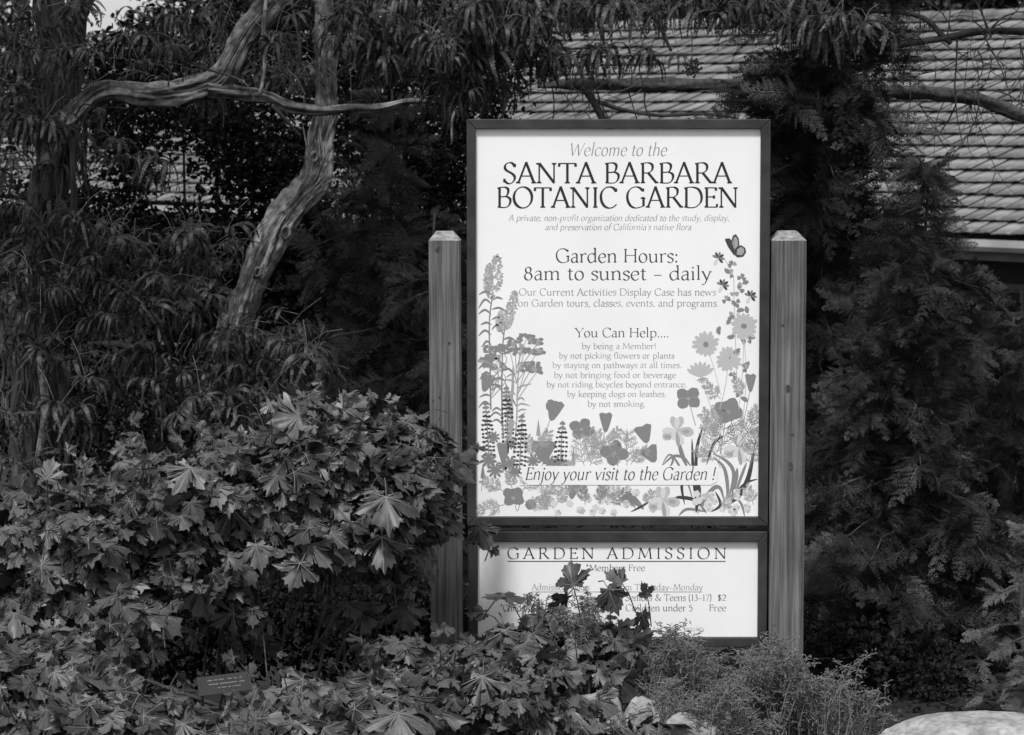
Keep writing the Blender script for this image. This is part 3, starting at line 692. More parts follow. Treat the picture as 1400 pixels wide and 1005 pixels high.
for cx, cy, r0, ph in ((795, 586, 17, .5), (941, 544, 18, .7), (840, 619, 19, .2), (702, 679, 16, .7), (996, 561, 20, .4)):
    mb = art(0); stroke(mb, [(cx, cy), (cx+5, cy+20), (cx+10, cy+38 if cy < 640 else cy+5)], 1, 1.2, SF); open_poppy(mb, cx, cy, r0, MD, ph)
    if cx in (702, 996): blob(mb, cx, cy, r0*.8, r0*.7, MD, 16, .1); blob(mb, cx, cy+2, 3, 2.4, SF, 8)
    done(mb, 'printed_poppy')
mb = art(0); blob(mb, 725, 690, 7.5, 7, MD, 10, .12)
for cx, cy, h in ((736, 586, 22), (784, 624, 22), (857, 596, 18), (660, 645, 20)):
    poly(mb, [(cx, cy-h*.6), (cx+2.2, cy), (cx+3, cy+h*.4), (cx, cy+h*.5), (cx-3, cy+h*.4), (cx-2, cy)], YA, MD if cx == 660 else SF)
    stroke(mb, [(cx, cy+h*.5), (cx-2, cy+h*.5+16)], .9, .9, SF)
for a_, b_2 in (((752, 574), (737, 610)), ((826, 590), (822, 612)), ((1025, 535), (1010, 600)), ((782, 630), (772, 645)), ((743, 630), (738, 642))): stroke(mb, [a_, ((a_[0]+b_2[0])/2+1, (a_[1]+b_2[1])/2), b_2], 1, 1, SF)
done(mb, 'printed_buds')
# feathery poppy foliage
mb = art(0)
for x, y, a_, L in ((730, 625, -1.8, 26), (738, 615, -1.1, 26), (800, 640, -2.0, 40), (806, 640, -1.3, 34), (815, 618, -1.9, 30), (830, 612, -1.2, 26), (822, 630, -1.6, 36), (857, 640, -1.4, 44), (862, 635, -.9, 28), (848, 640, -2.2, 28), (790, 642, -2.5, 24),
                    (690, 690, 2.9, 34), (690, 672, -2.6, 30), (700, 668, -1.7, 22), (712, 672, -.7, 36), (716, 685, .1, 34), (700, 690, 1.2, 18), (680, 690, 2.2, 20), (735, 680, -.5, 30), (760, 690, -1.0, 24),
                    (985, 640, -1.9, 52), (985, 620, -1.5, 56), (1000, 620, -1.0, 60), (960, 600, -1.3, 40), (1012, 600, -.9, 42), (990, 590, -2.3, 36), (1025, 640, -1.5, 40), (975, 630, -2.6, 26),
                    (830, 690, -.6, 30), (850, 680, -2.6, 30), (880, 690, -.9, 20), (800, 690, -1.7, 24), (820, 690, -1.3, 26), (770, 668, -.2, 26), (1030, 690, -1.8, 26), (990, 698, -1.2, 20), (740, 697, -1.4, 22), (870, 697, -2.2, 22), (1015, 540, -1.8, 22), (985, 545, -2.4, 26)):
    fern(mb, x, y, a_, L, SF if A.random() < .7 else MD, 2, .95)
done(mb, 'printed_ferny_leaves')
mb = art(0)
for i in range(46):
    x, y = A.choice(((A.uniform(745, 900), A.uniform(668, 702)), (A.uniform(950, 1030), A.uniform(672, 702))))
    for k in range(5): petal(mb, x, y, 2*math.pi*k/5, 5.2, 4.8, FA if A.random() < .6 else PL)
done(mb, 'printed_small_flowers')
# pale daisies on thin stalks
for cx, cy, r0, st in ((965, 471, 19, (985, 540)), (1017, 446, 20, (1010, 560)), (996, 491, 18, (984, 560))):
    mb = art(0); stroke(mb, [(cx, cy), ((cx+st[0])/2+2, (cy+st[1])/2), st], .9, .9, PL)
    for k in range(15): petal(mb, cx, cy, 2*math.pi*k/15+A.uniform(-.08, .08), r0*A.uniform(.85, 1.05), r0*.34, PL)
    blob(mb, cx, cy, 4, 3.8, MD, 10); done(mb, 'printed_daisy')
mb = art(0); stroke(mb, [(958, 515), (966, 540), (978, 575)], .9, .9, PL)
for k in range(7): petal(mb, 958, 516, -2.6+k*.33, 22, 6, PL)
for k in range(6): petal(mb, 960, 516, .3+k*.45, 9, 2, SF)
done(mb, 'printed_half_open_daisy')
# columbine: trefoil leaves on a thin stalk, dark spurred flowers
mb = art(0); stroke(mb, [(990, 354), (1002, 375), (1004, 420), (1006, 480), (1008, 540)], 1, 1.2, PL); stroke(mb, [(1018, 470), (1020, 520), (1016, 570)], .9, .9, PL)
for cx, cy in ((1001, 362), (992, 373), (999, 374), (1014, 380), (1018, 383), (1008, 390), (1004, 400), (1014, 401), (993, 410), (1006, 413), (1010, 421), (1018, 424), (998, 432), (999, 441), (985, 452), (999, 458), (1014, 467), (1027, 464), (1028, 457), (1006, 478), (1018, 503), (1002, 514), (1024, 500), (1012, 540), (1016, 548)):
    for k in range(3): petal(mb, cx, cy, A.uniform(0, 6)+2*math.pi*k/3, 7, 6, MD if A.random() < .75 else SF, .25)
for cx, cy in ((982, 353), (988, 390), (1026, 405)):
    for k in range(6): petal(mb, cx, cy, -2.7+k*.7, 9, 3.6, DK if k % 2 else MD)
    petal(mb, cx, cy, 2.1, 11, 5, FA)
done(mb, 'printed_columbine')
# butterfly
mb = art(0)
poly(mb, [(1004, 350), (995, 337), (991, 328), (992, 326), (998, 326), (1003, 334)], YA, DK)
poly(mb, [(1003, 346), (999, 332), (1002, 322), (1006, 320), (1010, 326), (1011, 336)], YA, DK)
poly(mb, [(1004, 348), (1006, 340), (1013, 335), (1019, 339), (1020, 345), (1016, 351), (1008, 352)], YA, DK)
for pts in ([(1003.5, 342), (1001, 332), (1003, 324.5), (1006, 323.5), (1008.5, 328), (1009, 336)], [(1007, 348), (1008, 341), (1013, 337.5), (1017, 340), (1017.5, 345), (1014, 349)]):
    poly(mb, pts, YA, SF)
for a_, b_2 in (((1004, 347), (1003, 325)), ((1004, 347), (1007, 326)), ((1005, 348), (1016, 341)), ((1005, 348), (1017, 346)), ((1005, 347), (1011, 338))): stroke(mb, [a_, b_2], .8, .6, DK, 2)
done(mb, 'printed_butterfly')
# irises: blades and pale flowers
mb = art(0)
for pts, wd, t in (([(952, 690), (948, 650), (946, 600)], 4.5, DK), ([(953, 690), (952, 620), (961, 583)], 4.5, DK), ([(958, 690), (935, 650), (905, 628), (915, 622)], 0, MD), ([(948, 690), (940, 660), (918, 622), (905, 636)], 3, MD),
                   ([(966, 700), (950, 684), (930, 680), (922, 681)], 5, DK), ([(966, 702), (960, 690), (975, 668), (985, 668), (990, 686)], 6, MD), ([(990, 692), (1010, 678), (1024, 650), (1033, 600)], 7, DK), ([(992, 692), (995, 670), (990, 640), (975, 625)], 5, MD),
                   ([(994, 690), (1003, 650), (995, 632), (975, 620)], 5, MD), ([(1002, 684), (1014, 650), (1021, 632)], 4, MD), ([(1000, 684), (1006, 655), (1008, 640)], 6, MD), ([(1006, 672), (1020, 660), (1036, 655)], 3, DK), ([(1006, 680), (1014, 690), (1018, 706)], 3.5, MD),
                   ([(940, 640), (932, 620), (928, 604)], 6, MD), ([(966, 700), (940, 696), (928, 705)], 4, MD), ([(966, 636), (975, 608), (988, 596)], 4, DK), ([(936, 690), (932, 665), (938, 660)], 4, DK), ([(952, 700), (954, 668), (947, 658)], 9, DK), ([(915, 640), (920, 630), (918, 621)], 3, MD), ([(905, 637), (920, 624), (935, 626), (946, 640)], 4, MD), ([(972, 700), (985, 690), (978, 672)], 4, DK),
                   ([(848, 682), (862, 680), (880, 696)], 10, MD), ([(862, 700), (876, 693), (888, 686)], 3, DK)):
    if wd: blade(mb, pts, wd, t)
done(mb, 'printed_iris_blades')
for cx, cy in ((925, 588), (1010, 612), (906, 684)):
    mb = art(0)
    for a_, L, wd, t in ((-1.9, 20, 10, PL), (-1.2, 20, 11, PL), (-1.5, 17, 8, FA), (2.6, 22, 14, PL), (.15, 24, 14, PL), (2.0, 14, 9, FA), (1.2, 22, 10, FA), (3.1, 20, 9, FA)): petal(mb, cx, cy, a_, L, wd, t)
    blob(mb, cx-12, cy+9, 5, 3, SF, 9); blob(mb, cx+13, cy+2, 5, 3, SF, 9); petal(mb, cx, cy, 1.45, 24, 6, SF)
    done(mb, 'printed_iris')
mb = art(0); poly(mb, [(714, 642), (720, 637), (977, 637), (981, 645), (980, 659), (972, 663), (722, 663), (714, 656)], YA-.0006, WH); mb.build('print_clear_strip', TONES, pan1)
YPs = YP; YP = YP-.0013
text("Enjoy your visit to the Garden !", 717, 977, 656, 17, Dk, pan1, 7.2, .2)
YP = YPs

# ------------------------------------------------------------------ maples in the foreground
ML = [maple_leaf(i) for i in range(18)]
CAMV = Vector((0, -DIST, EYE))
def maple(label, loc, brushes, singles=(), cap=298, group=None):
    root = thing('maple_shrub', label, 'shrub', loc, 0, group); items = []; st = MB()
    for (px, py, rx, ry, Y, ry3, n) in brushes:
        c = P(px, py, Y); k = ppm(Y); ax, az_ = rx/k, ry/k
        for _ in range(int(n*1.45)):
            while True:
                v = rvec().normalized()
                if v.y < .35: break
            f = random.choice((1, 1, .85, .65))
            p = c+Vector((v.x*ax*f, v.y*ry3*f, v.z*az_*f))
            nrm = v*.6+Vector((0, -.35, .7))+rvec(.5); tip = Vector((v.x*.7, -.5, -.55))+rvec(.45)
            sc = random.uniform(.028, .064)*random.choice((.7, 1, 1, 1.3))
            items.append((random.randrange(18), basis(nrm, tip), sc, p))
            q = p-Vector(basis(nrm, tip)[:, 1])*sc*1.0+Vector((0, .02, -.05))+rvec(.01)
            if random.random() < .5: st.tube([p, (p+q)/2+Vector((0, 0, .01)), q], [.0012, .0014, .0018], 3, cap=False)
    for (px, py, Y, wpx, ang, nr, var) in singles:
        p = P(px, py, Y); tip = Vector((math.cos(ang), -.1, math.sin(ang))); sc = wpx/ppm(Y)/1.6
        items.append((var, basis(nr, tip), sc, p)); q = p-tip*sc*1.0+Vector((0, .05, -.05))
        st.tube([p, (p+q)/2+Vector((0, 0, .012)), q], [.0014, .0016, .0018], 4, cap=False)
    for (px, py, rx, ry, Y, ry3, n) in brushes:      # loose shoots that stand out of the mass
        for _ in range(n//22):
            a = random.uniform(.2, 2.9); c = P(px+rx*math.cos(a)*.95, py-ry*math.sin(a)*.95, Y-ry3*random.uniform(.0, .8)); L = random.uniform(.03, .09)
            e = c+Vector((math.cos(a)*L*.7, random.uniform(-.04, .01), L)); path = smooth_path([c-Vector((0, 0, .06)), c, e], 4); st.tube(path, lerp_list([.0022, .001], len(path)), 4, cap=False)
            for j in range(random.randint(2, 4)):
                q = path[-1-j*2] if j < 3 else c; b2 = random.uniform(0, 6.28)
                items.append((random.randrange(18), basis(Vector((0, -.5, .8))+rvec(.5), (math.cos(b2), -.3, math.sin(b2)*.6)), random.uniform(.018, .04), q+rvec(.006)))
    # inner stems
    for (px, py, rx, ry, Y, ry3, n) in brushes:
        c = P(px, py, Y)
        for _ in range(max(2, n//28)):
            a = c+Vector((random.uniform(-1, 1)*rx/ppm(Y)*.8, random.uniform(-.6, .2)*ry3, random.uniform(-.2, .9)*ry/ppm(Y)))
            b = Vector((a.x*.75+loc[0]*.25, (a.y+loc[1])/2, a.z-random.uniform(.15, .4)))
            st.tube(smooth_path([a, (a+b)/2+rvec(.03), b], 4), lerp_list([.0018, .0045], 9), 5, cap=False)
    place(ML, items, [M['maple'], M['maple_vein']], root, cap=cap)
    mesh_local(bpy.data.objects.new('x', None) and root_children(root, 'foliage'), root) if root_children(root, 'foliage') else None
    o = st.build('stems', M['moss'], root); mesh_local(o, root); o['kind'] = 'stuff'
    return root
def root_children(root, n):
    for o in COL.objects:
        if o.parent == root and o.name.startswith(n): return o
    return None
# big mound on the left
maple('spreading lobed-leaf maple bush filling the lower left, spilling over the left post', (-.9, -.2, 0), [
    (40, 735, 90, 70, -.75, .22, 130), (130, 725, 90, 72, -.7, .25, 150), (225, 690, 90, 70, -.62, .25, 170), (300, 665, 80, 62, -.55, .25, 150),
    (380, 655, 80, 65, -.5, .22, 150), (450, 630, 80, 60, -.42, .2, 140), (440, 566, 48, 32, -.36, .14, 46), (500, 680, 95, 70, -.42, .2, 190), (560, 625, 55, 50, -.32, .16, 80),
    (578, 680, 46, 52, -.25, .12, 70), (522, 735, 66, 42, -.35, .15, 66), (400, 730, 110, 48, -.55, .2, 110), (240, 765, 100, 45, -.68, .2, 100), (100, 800, 110, 45, -.8, .2, 110),
    (20, 880, 60, 70, -.9, .2, 70), (160, 860, 70, 50, -.85, .2, 50), (330, 820, 60, 40, -.6, .15, 12), (470, 790, 70, 25, -.4, .12, 14), (300, 860, 60, 35, -.45, .1, 9), (470, 850, 60, 40, -.3, .1, 10), (560, 572, 24, 14, -.2, .06, 8), (555, 800, 26, 30, -.25, .1, 10)],
    [(528, 680, -.68, 82, -1.5, (0, -.7, .7), 0), (522, 735, -.64, 84, -1.55, (.1, -.7, .6), 1), (408, 570, -.55, 66, 3.3, (-.1, -1, .3), 2), (470, 560, -.52, 62, .7, (.1, -.9, .5), 3),
     (655, 722, -.16, 56, -1.15, (-.1, -1, .2), 4), (673, 752, -.14, 20, -.6, (.1, -1, 0), 5), (622, 712, -.2, 60, -2.3, (.2, -.6, .8), 6), (65, 655, -.95, 50, 1.4, (0, -1, .3), 7), (628, 632, -.22, 50, .1, (0, -.4, 1), 8), (645, 612, -.2, 34, .2, (0, -.3, 1), 1),
     (260, 640, -.8, 70, -2.0, (-.2, -.9, .6), 2), (350, 745, -.8, 60, -1.4, (.1, -.9, .5), 3), (410, 770, -.8, 62, -1.9, (0, -1, .5), 5)])
# low front plants
maple('low maple sprawl across the bottom left edge, around the small dark plant label', (-.75, -1.2, -.05), [
    (60, 950, 90, 55, -1.5, .2, 90), (170, 975, 90, 45, -1.6, .2, 80), (60, 900, 70, 40, -1.3, .2, 50), (290, 1000, 90, 28, -1.6, .2, 60), (420, 975, 80, 42, -1.4, .2, 80), (520, 960, 70, 45, -1.2, .2, 75)],
    [(545, 975, -1.5, 90, -1.5, (0, -.6, .8), 0), (250, 990, -1.7, 84, -1.7, (0, -.7, .7), 4), (95, 965, -1.7, 80, -1.2, (.1, -.8, .6), 5), (395, 985, -1.5, 70, -2.2, (0, -.8, .6), 2)], cap=240)
maple('small maple growing up in front of the lower left of the admission panel', (0, -.5, 0), [
    (640, 912, 55, 34, -.55, .12, 46), (600, 950, 60, 50, -.9, .15, 70), (690, 960, 70, 42, -.9, .15, 70), (740, 885, 70, 28, -.35, .1, 42), (830, 880, 55, 26, -.35, .08, 34), (800, 925, 60, 28, -.5, .1, 34), (700, 872, 36, 18, -.3, .08, 16), (850, 992, 90, 14, -.95, .1, 24), (790, 962, 50, 16, -.8, .06, 8), (730, 930, 60, 40, -.7, .1, 40), (550, 892, 40, 34, -.6, .1, 20)],
    [(783, 800, -.42, 58, 1.95, (-.45, -.9, .35), 0), (775, 815, -.38, 56, -2.1, (.5, -.5, -.7), 1), (850, 797, -.4, 44, 2.4, (.3, -.8, .6), 2), (832, 806, -.42, 58, -1.2, (.0, -1, .2), 3), (688, 814, -.36, 44, 2.7, (.0, -.3, 1), 4), (690, 815, -.36, 48, .2, (.1, -.35, 1), 5),
     (745, 838, -.36, 76, -1.7, (-.7, -.6, .4), 6), (690, 862, -.4, 76, -1.4, (0, -.8, .6), 7), (885, 815, -.3, 34, 1.9, (.5, -.6, .2), 8), (878, 838, -.3, 44, -1.2, (.6, -.7, .2), 0), (800, 868, -.4, 64, -1.5, (0, -.8, .6), 1), (845, 860, -.36, 50, -.5, (.2, -.8, .5), 2), (735, 872, -.4, 54, -2.4, (0, -.8, .6), 3), (663, 838, -.3, 44, 3.0, (0, -.3, 1), 6),
     (660, 925, -1.0, 80, -1.6, (0, -.8, .6), 4)], cap=298)

def _later(): return leaf_tree('hollow_shade_shrub', 'low added shrub whose near-black leaves stand in for shade in the hollow under the maple bush', 'shrub', 420, .0,  # added to blacken the hollow; its leaf colour stands in for shade
    [(430, 860, 130, 60, .15, .15, 1700), (250, 870, 120, 60, .1, .15, 1500), (120, 880, 100, 60, .1, .15, 1000), (560, 850, 60, 70, .25, .1, 800), (1160, 900, 60, 60, .6, .2, 600), (1250, 930, 80, 50, .5, .2, 700)], M['dark_leaf'], .03, .007)
# ------------------------------------------------------------------ ironwood trees: shaggy trunks, feathery hanging leaves
FL = [fern_leaf(i) for i in range(14)]
iron = thing('ironwood_tree', 'shaggy-barked tree at left with contorted limbs and feathery drooping leaves', 'tree', tuple(P(60, 760, 2.0))[:2]+(0,))
def limb(name, pix, Y, radpx, m, root, seg=16, sub=10, rough=.22, ridge=.0, freq=10, label=None, dY=None):
    pts = [P(x, y, Y+(dY[i] if dY else 0)) for i, (x, y) in enumerate(pix)]; path = smooth_path(pts, sub); rad = [r/ppm(Y) for r in lerp_list(radpx, len(path))]
    mb = MB(); mb.tube(path, rad, seg, rough=rough, freq=freq, ridge=ridge or None); o = mb.build(name, m, root, True); mesh_local(o, root)
    if label: o['label'] = label
    return o
limb('trunk', [(45, 860), (42, 600), (58, 420), (62, 300), (85, 190), (80, 80), (62, -40), (30, -300)], 2.0, [34, 30, 27, 24, 19, 22, 20, 14], M['bark'], iron, 22, 14, .3, .35, 9)
limb('trunk', [(72, 330), (75, 210), (95, 130), (100, 40), (130, -60), (200, -400)], 2.1, [14, 14, 13, 15, 12, 8], M['bark'], iron, 18, 12, .3, .35, 9)
limb('branch', [(66, 235), (84, 180), (118, 136), (150, 121), (190, 126), (225, 128), (262, 122), (300, 108), (318, 80), (340, 45), (372, 10), (420, -35), (520, -200)], 1.9, [9, 10, 12, 12, 12, 13, 12, 14, 13, 12, 12, 11, 6], M['pale_bark_side'], iron, 44, 22, .4, .6, 9)
limb('branch', [(285, 122), (330, 127), (365, 131), (390, 143), (425, 150), (470, 149), (520, 147), (560, 138), (610, 141)], 1.88, [11, 9, 8, 8, 7, 5.5, 5, 3.5, 2], M['pale_bark_side'], iron, 20, 12, .35, .4, 14)
limb('trunk', [(290, 560), (318, 452), (338, 400), (360, 350), (386, 302), (416, 268), (432, 240), (435, 208), (440, 176), (446, 150), (445, 90), (441, 0), (436, -200)], 2.1, [19, 17, 15, 14, 15, 14, 13, 13, 12, 11, 10, 10, 8], M['pale_bark'], iron, 56, 26, .36, .62, 9, 'pale twisted trunk with loose strips and knot holes')
for pix, rp in (([(120, 469), (160, 470), (190, 478), (222, 498)], [2, 4, 3.5, 2]), ([(372, 144), (392, 165), (412, 188)], [3, 2.5, 1]), ([(668, 100), (655, 115), (634, 138), (620, 160), (618, 196)], [2.5, 3, 3, 2.5, 1.5]), ([(415, 130), (408, 100), (410, 60), (398, 0)], [3.5, 3, 2.5, 2]),
               ([(80, 500), (90, 560), (92, 640)], [5, 6, 4]), ([(55, 490), (62, 560), (50, 640)], [5, 6, 5]), ([(96, 330), (100, 260), (98, 190)], [3, 4, 4]), ([(215, 530), (220, 560), (222, 605)], [1, 1.2, 1]), ([(350, 490), (365, 520), (378, 545)], [1.5, 1.5, 1]),
               ([(355, 130), (362, 90), (360, 40), (366, -20)], [3, 3, 3, 2]), ([(452, 20), (500, 24), (540, 22)], [2, 1.5, 1]), ([(300, 30), (297, 55), (305, -20)], [1.5, 1, 1]), ([(230, 60), (270, 90), (330, 110), (350, 140)], [1, 1.5, 1.5, 1]), ([(160, 110), (220, 85), (270, 70)], [1.5, 1.5, 1]), ([(0, 560), (40, 570), (90, 545)], [1.5, 1.5, 1]),
               ([(30, 120), (20, 60), (40, 0)], [3, 3, 2]), ([(680, 70), (640, 60), (600, 20)], [2, 2, 1]), ([(735, 67), (850, 75), (720, 66)], [1, 1, 1])):
    limb('branch', pix, 1.7, rp, M['pale_bark'] if random.random() < .6 else M['bark'], iron, 7, 5, .15)
for kx, ky, kr in ((391, 318, 5.5), (430, 214, 4), (352, 372, 4)):
    c = P(kx, ky, 2.1-.048); k = ppm(2.05); mb = MB()
    mb.tube([c+Vector((math.cos(t)*kr/k, .004*math.sin(2*t), math.sin(t)*kr*1.5/k)) for t in [2*math.pi*i/18 for i in range(19)]], .0052, 8, rough=.3, freq=20, cap=False)
    mesh_local(mb.build('knot_ring', M['pale_bark'], iron, True), iron)
    mb = MB(); mb.add([c+Vector((math.cos(t)*kr*.95/k, -.001, math.sin(t)*kr*1.45/k)) for t in [2*math.pi*i/14 for i in range(14)]], [tuple(range(14))]); mesh_local(mb.build('knot_hole', M['knot'], iron), iron)
# loose bark strips
mb = MB()
for i in range(60):
    t = random.random(); base = [(318, 452), (338, 400), (360, 350), (386, 302), (424, 262), (436, 236), (431, 205), (440, 172)]
    j = min(int(t*7), 6); x = base[j][0]+(base[j+1][0]-base[j][0])*(t*7-j)+random.uniform(-14, 14); y = base[j][1]+(base[j+1][1]-base[j][1])*(t*7-j)
    a = P(x, y, 2.06); dd = (P(base[j+1][0], base[j+1][1], 2.06)-P(base[j][0], base[j][1], 2.06)).normalized(); L = random.uniform(.04, .12)
    mb.tube([a, a+dd*L*.5+Vector((0, -.006, 0)), a+dd*L+rvec(.004)], [.0012, .003, .001], 4)
o = mb.build('bark_strips', M['pale_bark'], iron); mesh_local(o, iron); o['kind'] = 'stuff'
mb = MB()
for i in range(130):
    y = random.uniform(-20, 640); x = (40+18*math.sin(y/90))+random.uniform(-28, 40)+(22 if y < 300 else 0); a = P(x, y, 1.93); L = random.uniform(.08, .25)
    mb.tube([a, a+Vector((random.uniform(-.01, .01), -.02, -L*.5)), a+Vector((random.uniform(-.03, .03), -.03, -L))], [.002, .006, .001], 4)
o = mb.build('bark_strips', M['bark'], iron); mesh_local(o, iron); o['kind'] = 'stuff'
items = []; tw = MB()
def fern_brush(px, py, rx, ry, Y, dy, n, smin=.07, smax=.15, twig=True):
    n = int(n*(1.0 if py > 180 else 1.15)+.5)
    for _ in range(n):
        x = px+random.uniform(-1, 1)*rx; y = py+random.uniform(-1, 1)*ry; yy = Y+random.uniform(-dy, dy); c = P(x, y, yy)
        az0 = random.uniform(0, 6.28)
        for k in range(random.choice((1, 2, 2, 3))):
            a = az0+k*2.3+random.uniform(-.4, .4); out = Vector((math.cos(a), math.sin(a)*.8-.35, 0)).normalized()
            up = Vector((0, 0, 1))+rvec(.3)
            items.append((random.randrange(14), basis(up, out), random.uniform(smin, smax), c+out*.01+rvec(.008)))
        if twig:
            e = c+Vector((random.uniform(-.12, .12), random.uniform(.02, .12), random.uniform(-.02, .12)))
            tw.tube([c, (c+e)/2+Vector((0, 0, .015)), e], [.0009, .0013, .0018], 4, cap=False)
for b_2 in ((60, 40, 70, 50, 1.6, .5, 24), (150, 95, 60, 30, 1.6, .4, 15), (230, 50, 60, 45, 1.8, .5, 18), (330, 60, 60, 50, 2.3, .4, 18), (420, 60, 60, 60, 1.5, .4, 26), (510, 45, 60, 50, 1.2, .4, 26), (590, 30, 60, 35, .9, .4, 26),
            (470, 110, 60, 35, 1.4, .3, 14), (560, 95, 60, 30, 1.2, .3, 18), (650, 90, 50, 45, .9, .3, 26), (690, 30, 60, 35, .9, .4, 26), (620, 130, 50, 20, 1.1, .3, 8), (775, 25, 50, 20, .9, .3, 9), (800, 72, 45, 14, .8, .2, 4), (850, 6, 50, 14, .9, .3, 7),
            (930, 4, 60, 12, .9, .3, 7), (985, 12, 40, 12, .9, .3, 5), (1060, 4, 60, 14, .9, .3, 9), (1175, 30, 30, 12, .5, .1, 5), (1090, 28, 50, 16, .8, .2, 9), (730, 80, 40, 20, .9, .2, 7), (905, 76, 25, 8, .9, .1, 3),
            (30, 240, 50, 90, 1.7, .4, 28), (120, 200, 40, 50, 1.8, .3, 10), (210, 225, 20, 20, 1.7, .2, 4), (90, 340, 80, 40, 1.5, .4, 26), (200, 340, 70, 30, 1.5, .3, 20), (290, 340, 50, 30, 1.6, .3, 16), (130, 400, 90, 40, 1.5, .4, 26), (230, 405, 60, 35, 1.5, .4, 20),
            (300, 420, 40, 40, 1.5, .3, 14), (40, 440, 50, 50, 1.5, .3, 14), (120, 495, 40, 30, 1.4, .3, 6), (330, 480, 50, 40, 1.4, .3, 16), (395, 460, 40, 40, 1.3, .3, 14), (420, 500, 40, 25, 1.3, .2, 8), (280, 530, 40, 40, 1.3, .3, 15), (350, 560, 50, 40, 1.2, .3, 15), (210, 500, 35, 25, 1.4, .3, 7),
            (40, 560, 45, 20, 1.2, .2, 7), (110, 570, 30, 10, 1.1, .15, 4), (20, 610, 30, 30, 1.2, .2, 5), (85, 545, 14, 10, 1.0, .1, 2), (330, 400, 20, 20, 1.8, .1, 3), (60, 130, 70, 50, 1.8, .4, 20), (270, 100, 50, 30, 2.4, .3, 10), (380, 100, 40, 30, 2.5, .2, 9)):
    fern_brush(*b_2)
# crown above the picture, keeping the sky off what stands beneath
for _ in range(3600):
    c = Vector((random.uniform(-5, 4), random.uniform(.1, 6.5), random.uniform(2.2, 4.8)))
    a = random.uniform(0, 6.28); items.append((random.randrange(7), basis(Vector((0, 0, 1))+rvec(.2), (math.cos(a), math.sin(a), 0)), random.uniform(.16, .26), c))
items = [it for it in items if not (lambda q: 40 < q[0] < 215 and -30 < q[1] < 30 and random.random() < .75)(to_pix(it[3]))]
CLEAR = [(400, -10), (385, 0), (355, 28), (420, -25), (560, 140), (120, 130), (150, 121), (190, 126), (225, 128), (262, 122), (300, 108), (318, 80), (340, 45), (372, 10), (330, 127), (365, 131), (390, 143), (425, 150), (470, 149), (520, 149),
         (447, 100), (447, 130), (440, 172), (431, 205), (436, 236), (424, 262), (405, 282), (386, 302), (372, 325), (360, 350), (350, 375), (338, 400), (330, 425)]
def clear(it):
    if it[3].y > 2.4: return False
    x, y = to_pix(it[3]); m = it[2]*ppm(it[3].y)
    return any(abs(x-a) < 27 and -m*1.0 < y-b < 16 for a, b in CLEAR)
items = [it for it in items if not clear(it)]
place(FL, items, M['ironwood'], iron)
fo = root_children(iron, 'foliage'); mesh_local(fo, iron)
o = tw.build('twigs', M['moss'], iron); mesh_local(o, iron); o['kind'] = 'stuff'
# dark seed heads
mb = MB()
for cx, cy, r0 in ((946, 92, 14), (862, 6, 12), (900, 6, 8), (1002, 8, 7)):
    c = P(cx, cy, .7)
    for i in range(110):
        v = rvec().normalized()*random.random()**.4; p = c+Vector((v.x, v.y, v.z))*r0/ppm(.7); s_ = random.uniform(.002, .005)
        mb.add([p+Vector((s_, 0, 0)), p+Vector((0, s_, 0)), p+Vector((-s_, 0, 0)), p+Vector((0, -s_, 0)), p+Vector((0, 0, s_)), p-Vector((0, 0, s_))], [(0, 1, 4), (1, 2, 4), (2, 3, 4), (3, 0, 4), (1, 0, 5), (2, 1, 5), (3, 2, 5), (0, 3, 5)])
    mb.tube([c, c+Vector((.0, 0, .10))], .0014, 4)
o = mb.build('seed_heads', M['dark_bark'], iron); mesh_local(o, iron); o['kind'] = 'stuff'

